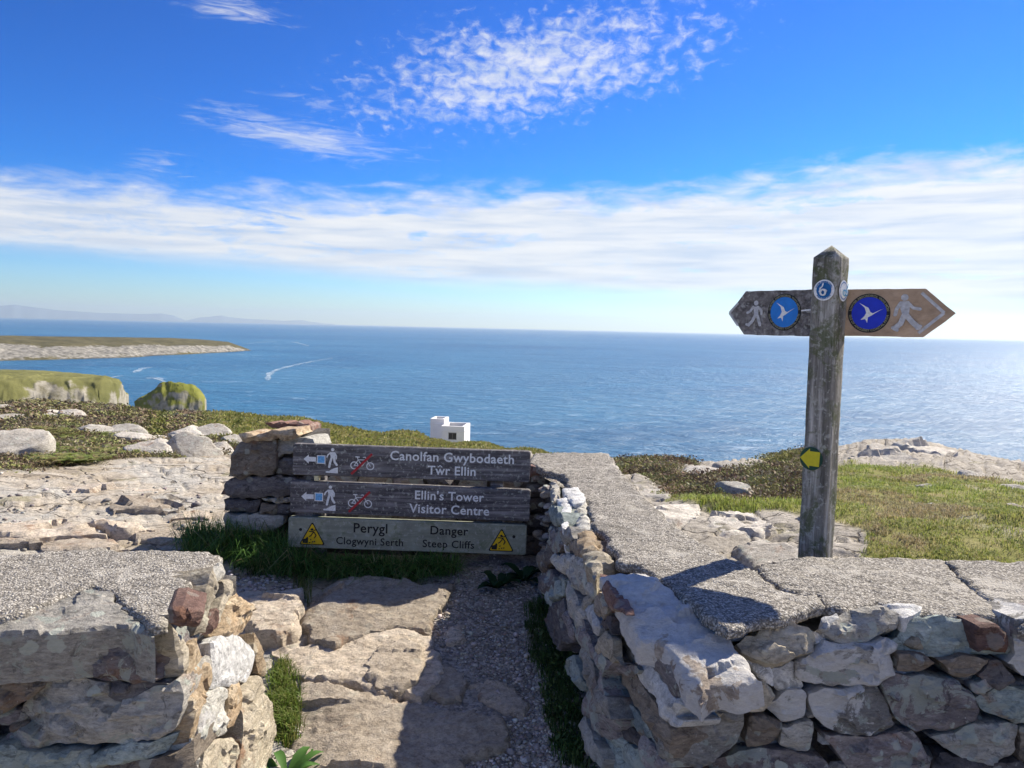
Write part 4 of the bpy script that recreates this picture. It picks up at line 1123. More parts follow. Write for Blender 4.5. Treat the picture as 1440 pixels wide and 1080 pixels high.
# face along the path
lp, ln = (0.30, 2.58, 0.82), (-0.99, -0.10, 0.06)
LEFTFACE = (
    ([(840, 808), (848, 803), (860, 813), (868, 828), (875, 850), (876, 863), (867, 862), (860, 855), (855, 860), (847, 840), (841, 825)], 'red'),
    ([(835, 847), (840, 833), (850, 843), (851, 860), (845, 871), (837, 863)], 'brown'),
    ([(857, 860), (870, 873), (873, 897), (883, 903), (897, 923), (895, 932), (883, 925), (872, 910), (863, 893), (856, 873)], 'tan'),
    ([(837, 903), (848, 888), (858, 900), (860, 930), (867, 935), (850, 927), (838, 918)], 'tan'),
    ([(793, 808), (803, 785), (820, 783), (825, 810), (837, 825), (833, 837), (813, 833), (805, 822)], 'grey'),
    ([(820, 863), (832, 845), (835, 863), (842, 880), (840, 897), (833, 888)], 'mortar'),
    ([(807, 887), (817, 873), (827, 897), (833, 910), (857, 930), (870, 940), (867, 947), (840, 938), (823, 918), (812, 907)], 'purple'),
    ([(810, 905), (822, 910), (830, 930), (835, 958), (850, 983), (857, 1010), (847, 1007), (835, 987), (823, 958), (813, 933)], 'grey'),
    ([(842, 947), (853, 938), (867, 943), (870, 967), (880, 987), (903, 1013), (917, 1042), (897, 1027), (880, 1017), (860, 1007), (847, 975)], 'teal'),
    ([(873, 947), (887, 940), (897, 958), (918, 987), (930, 1007), (940, 1033), (935, 1063), (922, 1043), (910, 1017), (887, 987), (873, 967)], 'brown'),
    ([(888, 935), (907, 933), (923, 950), (938, 975), (952, 987), (957, 995), (947, 1007), (958, 1017), (956, 1025), (943, 1026), (930, 1008), (927, 993), (907, 972), (895, 950)], 'mortar'),
    ([(907, 920), (923, 905), (938, 925), (948, 950), (953, 970), (960, 980), (943, 975), (930, 958), (918, 938)], 'purple'),
    ([(790, 938), (802, 920), (810, 937), (818, 967), (813, 970), (802, 955)], 'teal'),
    ([(813, 970), (825, 960), (835, 985), (847, 1010), (853, 1019), (842, 1043), (835, 1038), (830, 1015), (820, 993)], 'purple'),
    ([(841, 1047), (855, 1017), (873, 1032), (880, 1050), (898, 1055), (905, 1085), (843, 1090)], 'teal'),
    ([(815, 1013), (822, 1010), (832, 1040), (840, 1067), (836, 1079), (823, 1058)], 'pale'),
    ([(901, 1030), (917, 1047), (929, 1077), (909, 1090), (899, 1052)], 'purple'),
    ([(820, 777), (830, 776), (853, 774), (860, 791), (843, 797), (838, 808), (830, 800)], 'tan'),
    ([(812, 749), (828, 747), (838, 755), (842, 772), (828, 774), (818, 772), (812, 760)], 'orange'),
    ([(812, 729), (828, 727), (830, 743), (813, 745)], 'pale'),
    ([(785, 701), (795, 695), (805, 713), (800, 720), (798, 737), (792, 733), (790, 718)], 'mortar'),
    ([(772, 710), (783, 704), (789, 720), (792, 738), (778, 740), (772, 728)], 'teal'),
    ([(773, 680), (784, 677), (786, 697), (775, 700)], 'grey'),
    ([(785, 742), (800, 740), (805, 760), (793, 765), (787, 753)], 'grey'),
    ([(795, 768), (810, 758), (818, 778), (807, 781)], 'brown'),
    ([(770, 743), (782, 747), (790, 768), (783, 777), (773, 773), (770, 757)], 'purple'),
    ([(757, 773), (769, 767), (772, 790), (762, 807), (756, 793)], 'brown'),
    ([(775, 782), (790, 779), (820, 786), (805, 786), (792, 806), (780, 800)], 'pale'),
    ([(758, 809), (772, 799), (778, 817), (775, 838), (760, 835)], 'purple'),
    ([(757, 840), (773, 820), (793, 814), (790, 835), (770, 852)], 'teal'),
    ([(795, 815), (803, 825), (813, 850), (820, 870), (810, 883), (800, 863), (796, 838)], 'grey'),
    ([(788, 855), (798, 862), (806, 887), (803, 899), (795, 880)], 'purple'),
    ([(823, 838), (834, 840), (832, 846), (821, 860), (815, 848)], 'grey'),
    ([(845, 873), (856, 868), (858, 890), (849, 886), (842, 878)], 'dark'),
    ([(868, 940), (885, 935), (874, 915), (862, 905), (860, 928)], 'grey'),
    ([(770, 856), (790, 840), (794, 870), (800, 900), (785, 915), (765, 880)], 'dark'),
    ([(806, 692), (822, 702), (827, 724), (812, 726), (806, 715)], 'pale'),
    ([(855, 1012), (868, 1012), (895, 1030), (897, 1048), (882, 1048), (872, 1028)], 'dark'),
    ([(860, 935), (840, 940), (838, 965), (848, 976), (843, 948)], 'purple'),
)
kp, kn = (0.44, 2.06, 0.6), (-0.97, -0.24, 0.05)      # the face swings out towards the corner
for pts, mt in LEFTFACE:
    a = np.array(pts, float); SEED[0] += 1
    if a[:, 0].mean() > 862: P = at_plane(a[:, 0], a[:, 1], kp, kn); n_ = kn
    else: P = at_plane(a[:, 0], a[:, 1], lp, ln); n_ = ln
    if P[:, 2].max() > WT + 0.03 and P[:, 2].mean() > WT - 0.07:     # lies along the top edge: its upper side shows
        P = at_z(a[:, 0], a[:, 1], WT - 0.012); n_ = (-0.15, -0.05, 1)
    else:
        P[:, 2] = np.minimum(P[:, 2], WT - 0.015)
    stone('stone', P, n_, 0.035 if (mt in ('red', 'purple', 'tan') and a[:, 0].mean() > 850 and a[:, 1].mean() < 960) else 0.12, M[mt], RW, seed=SEED[0], res=0.016, bulge=0.010)
px_stone('mortar', [(789, 686), (812, 684), (823, 698), (819, 706), (807, 707), (797, 697)], (0.2, 3.6, WT + 0.004), (-0.1, -0.05, 1), 0.08, 'mortar', RW, facets=0, plates=0.5)
px_stone('mortar', [(1240, 850), (1262, 845), (1296, 850), (1290, 860), (1272, 866)], (0, 2.1, WT + 0.001), (0, -0.1, 1), 0.05, 'mortar', RW, facets=0, plates=0.5)
px_stone('mortar', [(1155, 868), (1180, 864), (1186, 873), (1160, 884)], (0, 2.15, WT - 0.01), (0, -0.5, 1), 0.08, 'mortar', RW, facets=0, plates=0.5)
px_stone('mortar', [(1034, 910), (1046, 920), (1062, 930), (1086, 938), (1088, 966), (1072, 956), (1052, 934)], (0, 2.10, 0.7), (0, -1, 0.3), 0.1, 'mortar', RW, facets=0, plates=0.5)

# --- rear wall behind the sign board with a raised end pier
BW = thing('stone_wall', 'low stone wall behind the brown sign boards with a raised pier at its left end', 'wall', (-0.7, 4.5, 0.28))
V, F = prism([(-1.52, 4.48), (0.2, 4.46), (0.2, 4.86), (-1.50, 4.90)], 0.0, 0.76)
mk('wall_core', V, F, M['core'], BW, smoothf=False)
V, F = prism([(-1.50, 4.50), (-1.22, 4.50), (-1.16, 4.90), (-1.48, 4.90)], 0.7, 0.95)
mk('pier_core', V, F, M['core'], BW, smoothf=False)
bp, bn = (0, 4.36, 0.6), (0, -1, 0.06)
for pts, mt, dp, yy in (
    ([(320, 670), (330, 630), (335, 622), (380, 619), (387, 635), (385, 653), (382, 667), (350, 668), (325, 672)], 'brown', 0.45, 4.34),
    ([(383, 619), (412, 617), (440, 618), (440, 638), (395, 637), (388, 650)], 'pale', 0.4, 4.40),
    ([(337, 610), (360, 612), (372, 605), (412, 603), (419, 612), (410, 617), (380, 618), (347, 621), (338, 618)], 'orange', 0.34, 4.33),
    ([(372, 594), (427, 596), (437, 600), (438, 622), (425, 621), (420, 608), (411, 602), (383, 600)], 'red', 0.25, 4.72),
    ([(314, 695), (318, 678), (328, 672), (414, 670), (414, 697), (367, 699), (327, 701)], 'dark', 0.4, 4.36),
    ([(315, 703), (342, 701), (365, 703), (363, 720), (317, 720)], 'dark', 0.35, 4.38),
    ([(365, 710), (387, 710), (388, 723), (365, 725)], 'brown', 0.3, 4.38),
    ([(367, 700), (412, 698), (410, 706), (387, 707)], 'grey', 0.3, 4.38),
    ([(389, 709), (412, 708), (412, 724), (390, 724)], 'dark', 0.3, 4.38),
    ([(312, 724), (355, 724), (397, 727), (395, 742), (372, 752), (316, 750)], 'grey', 0.35, 4.35),
    ([(387, 646), (415, 644), (415, 668), (388, 667)], 'dark', 0.35, 4.38),
    ([(746, 656), (781, 660), (781, 667), (746, 668)], 'red', 0.2, 4.42), ([(748, 669), (775, 669), (776, 679), (750, 679)], 'purple', 0.2, 4.42),
    ([(740, 681), (762, 681), (763, 698), (740, 700)], 'dark', 0.2, 4.42), ([(735, 702), (768, 702), (768, 722), (735, 722)], 'dark', 0.2, 4.42),
    ([(735, 724), (768, 724), (768, 750), (735, 750)], 'dark', 0.2, 4.42), ([(735, 752), (766, 752), (766, 785), (735, 785)], 'dark', 0.2, 4.42),
):
    px_stone('stone', pts, (0, yy, 0.6), bn, dp, mt, BW, res=0.02, bulge=0.02)
for k in range(14):                                  # stones of the same wall, glimpsed between and under the boards
    x0 = 414 + (k % 7) * 46; y0 = 668 + (k // 7) * 50
    px_stone('stone', [(x0, y0 + 2), (x0 + 42, y0), (x0 + 44, y0 + 44), (x0 + 2, y0 + 46)], (0, 4.42, 0.6), bn, 0.15, ('dark', 'grey', 'brown', 'purple')[k % 4], BW, res=0.03)
P = px_plane([(408, 634), (420, 626), (745, 632), (748, 640), (742, 652), (410, 650)], (0, 0, WT - 0.008), (0, 0, 1))
stone('coping_slab', P, (0, 0, 1), 0.07, M['concrete'], BW, seed=77, res=0.03, facets=0, taper=0, plates=0.0, grow=1.0, sharp=0)

def ico(sub):
    import bmesh
    bm = bmesh.new(); bmesh.ops.create_icosphere(bm, subdivisions=sub, radius=1.0)
    V = np.array([v.co[:] for v in bm.verts]); F = np.array([[v.index for v in f.verts] for f in bm.faces]); bm.free()
    return V, F


ICO4, ICO1, ICO2 = ico(4), ico(1), ico(2)


# small stones packed into the joints, a little behind the faces
def chinking(parent, n, seed, place, mats):
    rs_ = np.random.RandomState(seed); base = []
    for k in range(5):
        v = ICO2[0].copy()
        for _ in range(7):
            nn = rs_.normal(size=3); nn /= np.linalg.norm(nn); t = v @ nn; v = v - np.maximum(t - rs_.uniform(0.5, 0.8), 0)[:, None] * nn
        base.append(v * [1.0, 0.8, 0.55])
    for i in range(n):
        p = place(rs_); sz = rs_.uniform(0.022, 0.05); a = rs_.uniform(-0.4, 0.4); ca, sa = math.cos(a), math.sin(a)
        v = base[i % 5] * sz; v = np.stack([v[:, 0] * ca - v[:, 2] * sa, v[:, 1], v[:, 0] * sa + v[:, 2] * ca], 1)
        mk('chinking_stone', v + p, ICO2[1], M[mats[i % len(mats)]], parent).data.set_sharp_from_angle(angle=R(30))


chinking(RW, 150, 1, lambda q: np.array([q.uniform(0.45, 1.6), 2.09 + q.uniform(0.05, 0.085), q.uniform(0.30, 0.76)]), ('brown', 'grey', 'purple', 'mortar', 'tan'))
chinking(RW, 110, 2, lambda q: (lambda y: np.array([0.30 - 0.097 * (y - 2.58) + q.uniform(0.03, 0.07), y, q.uniform(0.2, 0.76)]))(q.uniform(2.5, 4.3)), ('grey', 'purple', 'brown', 'dark'))
chinking(LW, 90, 3, lambda q: np.array([q.uniform(-1.7, -0.95), 2.0 + q.uniform(0.05, 0.085), q.uniform(0.35, 0.74)]), ('brown', 'grey', 'purple'))
chinking(LW, 50, 4, lambda q: np.array([-0.91 + q.uniform(-0.075, -0.03), q.uniform(2.1, 2.6), q.uniform(0.2, 0.72)]), ('tan', 'orange', 'pale'))

# ------------------------------------------------------------------ slabs of bedrock in the path (pieces of the ground)
for pts, lift, dp, kw in (
    ([(428, 842), (445, 818), (480, 808), (545, 812), (600, 820), (640, 815), (628, 838), (606, 862), (600, 886), (560, 880), (510, 892), (470, 905), (440, 900), (430, 870)], 0.035, 0.25, dict(relief=0.014)),
    ([(343, 838), (380, 832), (420, 826), (426, 845), (424, 872), (400, 893), (380, 888), (355, 880)], 0.05, 0.25, dict(relief=0.014)),
    ([(386, 908), (432, 903), (472, 908), (512, 895), (560, 883), (602, 892), (622, 930), (612, 962), (590, 985), (556, 976), (520, 968), (470, 960), (430, 948), (404, 940)], 0.022, 0.2, {}),
    ([(416, 958), (470, 965), (530, 973), (590, 990), (640, 998), (700, 1005), (712, 1045), (660, 1062), (610, 1115), (420, 1115), (412, 1010)], 0.018, 0.2, {}),
    ([(511, 925), (530, 906), (565, 893), (592, 905), (600, 930), (585, 953), (556, 966), (525, 960), (513, 950)], 0.05, 0.12, dict(cellarea=0.02)),
    ([(602, 945), (630, 932), (654, 948), (652, 975), (625, 987), (604, 974)], 0.02, 0.10, {}),
    ([(662, 962), (700, 955), (735, 985), (735, 1005), (705, 998), (680, 985)], 0.012, 0.08, {}),
    ([(625, 880), (650, 875), (648, 900), (630, 905)], 0.01, 0.06, {}),
):
    SEED[0] += 1
    kw2 = dict(cellarea=0.05, sharp=45, wob=0.022, res=0.012, relief=0.011, facets=1, bulge=0.004, jitter=0.8, rough=0.004, grow=1.03, taper=-0.10, edge=0.016, plates=0.55); kw2.update(kw)
    a = np.array(pts, float); c = at_z(a[:, 0].mean(), a[:, 1].mean(), 0.2); zz = 0.2
    for _ in range(3): zz = float(base_z(c[:1], c[1:2])[0]); c = at_z(a[:, 0].mean(), a[:, 1].mean(), zz)
    n_ = (0, -0.11, 1)
    stone('bedrock_slab', px_plane(pts, (c[0], c[1], zz + lift), n_), n_, dp, M['pathrock'], GROUND, seed=SEED[0], **kw2)
# broken bedrock behind the right wall and on the outcrop
for k, (pts, r_, lift, kw) in enumerate((
    ([(905, 712), (940, 700), (975, 706), (985, 725), (960, 738), (925, 735)], 5.6, 0.03, {}),
    ([(985, 740), (1010, 722), (1060, 722), (1085, 738), (1060, 755), (1010, 760)], 5.0, 0.03, {}),
    ([(1070, 728), (1130, 720), (1140, 745), (1100, 756), (1080, 750)], 5.1, 0.03, {}),
    ([(1030, 772), (1060, 758), (1110, 752), (1140, 762), (1130, 800), (1050, 800)], 4.4, 0.03, {}),
    ([(890, 690), (930, 684), (960, 692), (940, 702), (905, 702)], 6.2, 0.03, {}),
    ([(1186, 656), (1196, 640), (1225, 624), (1262, 628), (1290, 640), (1270, 658)], 12.5, 0.10, dict(res=0.06, relief=0.07)),
    ([(1240, 622), (1280, 618), (1345, 630), (1340, 646), (1295, 640), (1262, 628)], 14.5, 0.10, dict(res=0.06, relief=0.07)),
    ([(1300, 660), (1310, 645), (1350, 648), (1372, 660), (1340, 668)], 11.5, 0.10, dict(res=0.06, relief=0.06)),
    ([(1350, 640), (1380, 636), (1440, 652), (1470, 668), (1420, 672), (1376, 658)], 13.0, 0.10, dict(res=0.06, relief=0.07)),
)):
    a = np.array(pts, float); c = at_range(a[:, 0].mean(), a[:, 1].mean(), r_); g0 = 0.25 * r_ / 6
    zz = float(ground(c[:1], c[1:2])[0][0]); d_ = c[:2] / np.linalg.norm(c[:2])
    z2 = float(ground(c[:1] + d_[0] * 0.6, c[1:2] + d_[1] * 0.6)[0][0]); sl = np.clip((z2 - zz) / 0.6, -0.3, 0.12)
    n_ = np.array([-sl * d_[0], -sl * d_[1], 1.0])
    kw2 = dict(cellarea=0.05 if r_ < 9 else 0.5, wob=0.03, sharp=40, res=0.022, relief=0.016, edge=0.014, facets=3, bulge=0.0, taper=-0.15, grow=1.04, jitter=0.8); kw2.update(kw)
    if r_ > 9: kw2['edge'] = 0.06
    stone('bedrock_slab', px_plane(pts, (c[0], c[1], zz + lift), n_), n_, 0.2 if r_ < 9 else 0.6, M['heathrock'], GROUND, seed=500 + k, **kw2)
# flat rocks of the path beyond the left wall
for k, (qx, qy, w, h) in enumerate([(60, 742, 150, 18), (165, 738, 100, 13), (235, 752, 90, 18), (110, 764, 150, 12), (205, 708, 110, 12), (20, 755, 80, 10), (150, 688, 150, 12), (270, 722, 60, 10)]):
    rs_ = np.random.RandomState(k + 40)
    a = np.sort(rs_.uniform(0, 2 * math.pi, 8)); rad = rs_.uniform(0.75, 1.1, 8)
    pts = np.c_[qx + w / 2 * np.cos(a) * rad, qy + h / 2 * np.sin(a) * rad]
    p = at_z(float(qx), float(qy), 0.30); zz = float(ground(np.array([p[0]]), np.array([p[1]]))[0][0])
    stone('bedrock_slab', px_plane(pts, (0, 0, zz + 0.018), (0, 0, 1)), (0.02, -0.05, 1), 0.14, M['pathrock'], GROUND, seed=300 + k, res=0.026, edge=0.012, relief=0.010, facets=1, bulge=0.0, taper=-0.2, grow=1.25, cellarea=0.06, sharp=40, wob=0.04)


# ------------------------------------------------------------------ boulders



BOULDERS = []


def boulder(name, qx, qy, wpx, hpx, r, label, seed, mat='heathrock', asp=0.8, group=None):
    """a rock whose foot is at a photo position, at range r"""
    rs_ = np.random.RandomState(seed)
    c = at_range(float(qx), float(qy), r); z = float(ground(np.array([c[0]]), np.array([c[1]]))[0][0])
    dep = float(np.dot(c - EYE, FW)); k_ = 1.22 if group == 'pale rocks in the heath' else 1.0; w = wpx * dep / FPX * k_; h = hpx * dep / FPX * k_
    V = ICO4[0].copy()
    for q_ in range(11):
        n = rs_.normal(size=3); n[2] = n[2] * 0.7 + 0.2
        if q_ < 2: n = np.array([rs_.uniform(-0.35, 0.5), rs_.uniform(-0.65, -0.15), 1.0])
        n /= np.linalg.norm(n); d0 = rs_.uniform(0.5, 0.66) if q_ < 2 else rs_.uniform(0.62, 0.88)
        t = V @ n; over = np.maximum(t - d0, 0); V = V - over[:, None] * n * 0.97
    V *= 1 + 0.13 * fbm(V * 2.6 + seed, 5, 0.6)[:, None] + 0.06 * fbm(V * [4, 4, 9] + seed, 3, 0.5, True)[:, None]
    BOULDERS.append((c[0], c[1], w / 2))
    a = rs_.uniform(-0.3, 0.3) + math.atan2(-c[0], c[1]); ca, sa = math.cos(a), math.sin(a)
    V = V * [w / 2 * 1.2, w / 2 * asp, h * 1.12]
    V = np.stack([V[:, 0] * ca - V[:, 1] * sa, V[:, 0] * sa + V[:, 1] * ca, V[:, 2]], 1)
    V = V + [c[0], c[1], z + 0.10 * h]
    t = {'label': label, 'category': 'rock'}
    if group: t['group'] = group
    return mk(name, V, ICO4[1], M[mat], origin=(c[0], c[1], z), tags=t)


for i, (qx, qy, w, h, r, lab) in enumerate([
    (18, 636, 70, 40, 9.3, 'large pale rounded rock cut off by the left edge of the photo'),
    (207, 646, 44, 22, 9.0, 'pale pointed rock, leftmost of three lying beside the stony path'),
    (228, 640, 34, 18, 9.3, 'smaller pale rock squeezed between two bigger ones beside the stony path'),
    (270, 640, 56, 26, 9.2, 'large pale sloping rock, rightmost of three beside the stony path'),
    (302, 631, 34, 14, 10.2, 'low buff rock in the heather just left of the wall pier'),
    (138, 600, 46, 11, 15, 'long low pale rock in the brown heather, left of the middle outcrop'),
    (172, 600, 44, 13, 15, 'pale rock at the right end of the long middle outcrop in the heather'),
    (188, 613, 40, 8, 13.0, 'flat grey rock sunk in green bracken'),
    (268, 599, 40, 16, 15, 'pale humped rock in the heather, left one of the upper right pair'),
    (292, 600, 44, 18, 15, 'pale sloping rock in the heather, right one of the upper right pair'),
    (252, 606, 26, 9, 14, 'small pale rock at the foot of the upper right pair of rocks'),
    (96, 575, 30, 12, 25, 'white rock with dark hollow near the top of the heath'),
    (78, 573, 22, 8, 26, 'small white rock just left of the hollow rock on top of the heath'),
    (68, 584, 22, 9, 22, 'small white slanting rock below the pair on the heath top'),
    (14, 585, 40, 8, 21, 'low whitish rock in heather at the far left'),
    (14, 566, 26, 7, 40, 'pale rock patch at the far left on the heath brow'),
    (328, 612, 26, 12, 13, 'small pale rock behind the left shoulder of the wall pier'),
    (216, 603, 30, 7, 14.5, 'small flat pale rock lying between the two heather outcrops'),
]):
    boulder('rock', qx, qy, w, h, r, lab, 50 + i, group='pale rocks in the heath')
boulder('rock', 1030, 716, 46, 18, 6.6, 'dark pitted rock with white lichen edge beside the green turf', 91, 'grey')
boulder('rock', 985, 668, 66, 14, 9.2, 'smooth pale rock, left of two slabs rising from the dark heather', 92)
boulder('rock', 1045, 660, 70, 14, 9.8, 'smooth pale rock, right of two slabs rising from the dark heather', 93)
boulder('rock', 1180, 790, 90, 55, 4.0, 'pale rounded bedrock hump beside the foot of the signpost', 94, 'heathrock')
for i, (qx, qy, w, h, r, lab) in enumerate([(1308, 724, 14, 5, 6.6, 'small white stone lying in the turf, left of a close pair'), (1330, 721, 10, 4, 6.7, 'tiny white stone lying in the turf, right of a close pair'),
                                           (1426, 722, 18, 5, 6.9, 'small white stone in worn earth near the right edge'), (1302, 692, 22, 5, 8.2, 'flat pale stone in the turf below the right outcrop'),
                                           (1365, 665, 30, 14, 10.5, 'angular white rock standing in front of the right outcrop'), (1425, 690, 34, 10, 9.0, 'low white rock near the right edge above worn earth')]):
    boulder('rock', qx, qy, w, h, r, lab, 120 + i, 'heathrock', group='loose stones in the right turf')


# ------------------------------------------------------------------ flat print: shapes drawn in a plane (x right, z up), set on a board
class Ink:
    """collects 2-D strokes, discs and polygons; each layer a hair above the last so none share a plane"""
    def __init__(self, step=0.00025): self.V, self.F, self.k, self.step = [], [], 0, step

    def poly(self, pts):
        b = len(self.V); y = -self.k * self.step; self.k += 1
        P = [(float(a), float(c)) for a, c in pts]
        area = sum(P[i - 1][0] * P[i][1] - P[i][0] * P[i - 1][1] for i in range(len(P)))
        if area < 0: P = P[::-1]
        vo, eo, fo, _, _, _ = delaunay_2d_cdt([Vector(p) for p in P], [(i, (i + 1) % len(P)) for i in range(len(P))], [list(range(len(P)))], 1, 1e-7)
        self.V += [(v[0], y, v[1]) for v in vo]; self.F += [tuple(i + b for i in f) for f in fo]
        return self

    def disc(self, c, r, n=32, ry=None):
        return self.poly([(c[0] + r * math.cos(2 * math.pi * i / n), c[1] + (ry or r) * math.sin(2 * math.pi * i / n)) for i in range(n)])

    def ring(self, c, r0, r1, n=40):
        b = len(self.V); y = -self.k * self.step; self.k += 1
        for i in range(n):
            a = 2 * math.pi * i / n
            self.V += [(c[0] + r0 * math.cos(a), y, c[1] + r0 * math.sin(a)), (c[0] + r1 * math.cos(a), y, c[1] + r1 * math.sin(a))]
        for i in range(n):
            j = (i + 1) % n; self.F.append((b + 2 * i, b + 2 * i + 1, b + 2 * j + 1, b + 2 * j))
        return self

    def line(self, pts, w, cap=True):
        pts = [np.array(p, float) for p in pts]
        for a, c in zip(pts[:-1], pts[1:]):
            d = c - a; L = np.linalg.norm(d)
            if L < 1e-9: continue
            d /= L; n = np.array([-d[1], d[0]]) * w / 2
            self.poly([a + n, a - n, c - n, c + n])
        if cap:
            for p in pts: self.disc(p, w / 2, 12)
        return self


class Plane:
    """a drawing plane: origin o, direction e to the right, u up; faces the viewer along n"""
    def __init__(self, o, e, u=(0, 0, 1)):
        self.o = np.array(o, float); self.e = np.array(e, float); self.e /= np.linalg.norm(self.e)
        self.u = np.array(u, float); self.u -= self.e * (self.u @ self.e); self.u /= np.linalg.norm(self.u)
        self.y = np.cross(self.u, self.e)            # away from the viewer

    def w(self, V):
        V = np.asarray(V, float); return self.o + V[:, :1] * self.e + V[:, 1:2] * self.y + V[:, 2:] * self.u

    def put(self, name, ink, mat, parent, y=-0.001, **kw):
        V = np.array(ink.V, float); V[:, 1] += y
        return mk(name, self.w(V), ink.F, mat, parent, smoothf=False, **kw)


def text_mesh(body, size, align='CENTER', spacing=1.0, offset=0.0):
    cu = bpy.data.curves.new('t', 'FONT'); cu.body = body; cu.size = size; cu.align_x = align; cu.align_y = 'CENTER'
    cu.space_character = spacing; cu.offset = offset; cu.resolution_u = 3
    o = bpy.data.objects.new('t', cu); COL.objects.link(o)
    bpy.context.view_layer.update()
    me = bpy.data.meshes.new_from_object(o.evaluated_get(bpy.context.evaluated_depsgraph_get()))
    V = np.array([v.co[:] for v in me.vertices]) if len(me.vertices) else np.zeros((0, 3))
    F = [tuple(p.vertices) for p in me.polygons]
    bpy.data.objects.remove(o); bpy.data.curves.remove(cu); bpy.data.meshes.remove(me)
    return V, F


def put_text(pl, body, cx, cz, width, mat, parent, y=-0.0012, offset=0.0, spacing=1.05, height=None):
    V, F = text_mesh(body, 0.1, offset=offset, spacing=spacing)
    lo, hi = V.min(0), V.max(0)
    s = width / (hi[0] - lo[0]); sz = s if height is None else height / (hi[1] - lo[1])
    W = np.stack([(V[:, 0] - (lo[0] + hi[0]) / 2) * s + cx, np.full(len(V), y), (V[:, 1] - (lo[1] + hi[1]) / 2) * sz + cz], 1)
    cuts = []
    words = body.split(' ')
    for k in range(1, len(words)):
        V2, _ = text_mesh(' '.join(words[:k]), 0.1, offset=offset, spacing=spacing)
        cuts.append(lo[0] + V2[:, 0].max() - V2[:, 0].min() + 0.008)
    Pw = pl.w(W); wi = np.searchsorted(cuts, V[:, 0]) if cuts else np.zeros(len(V), int)
    for k in range(len(words)):
        idx = np.where(wi == k)[0]; mp = {int(i): j for j, i in enumerate(idx)}
        o = mk('lettering', Pw[idx], [tuple(mp[i] for i in f) for f in F if all(i in mp for i in f)], mat, parent, smoothf=False)
    return o


def wood_mat(name, c1, c2, c3, algae=0.0, along=0, crack=0.5, bstr=0.7, sc=1.0, alg_col=(0.10, 0.115, 0.05)):
    """weathered timber; along = axis of the grain in object space (0: x, 2: z)"""
    m, nt, b = new_mat(name)
    tc = nd(nt, 'ShaderNodeTexCoord').outputs['Object']
    st = [26.0 * sc] * 3; st[along] = 1.6 * sc
    if along == 0: st[1] = 26.0 * sc
    v = nd(nt, 'ShaderNodeVectorMath', {0: tc, 1: tuple(st)}, operation='MULTIPLY').outputs[0]
    g = noise(nt, v, 1.6, 9, 0.68, 0.35); g2 = noise(nt, v, 7.0, 6, 0.65, 0.2)
    big = noise(nt, tc, 7.0, 6, 0.6, 0.5)
    col = ramp(nt, g, [(0.30, c1), (0.5, c2), (0.70, c3)])
    col = mixc(nt, mth(nt, 'MULTIPLY', sstep(nt, g2, 0.42, 0.30), crack), col, tuple(x * 0.22 for x in c1))
    col = mixc(nt, 0.6, col, ramp(nt, big, [(0.3, (0.55, 0.55, 0.55)), (0.7, (1.35, 1.35, 1.35))]), 'MULTIPLY')
    if algae:
        k = mth(nt, 'MULTIPLY', sstep(nt, noise(nt, tc, 11, 8, 0.7, 0.6), 0.66 - algae * 0.3, 0.78 - algae * 0.3), 0.8)
        col = mixc(nt, k, col, alg_col)
        k = mth(nt, 'MULTIPLY', sstep(nt, noise(nt, tc, 46, 6, 0.7, 0.3), 0.54, 0.62), 0.65)
        col = mixc(nt, k, col, (0.44, 0.44, 0.39))
    setp(nt, b, Base_Color=col, Roughness=0.9, Specular_IOR_Level=0.2)
    bump(nt, b, mth(nt, 'ADD', g, mth(nt, 'MULTIPLY', g2, 0.6)), bstr, 0.006)
    return m


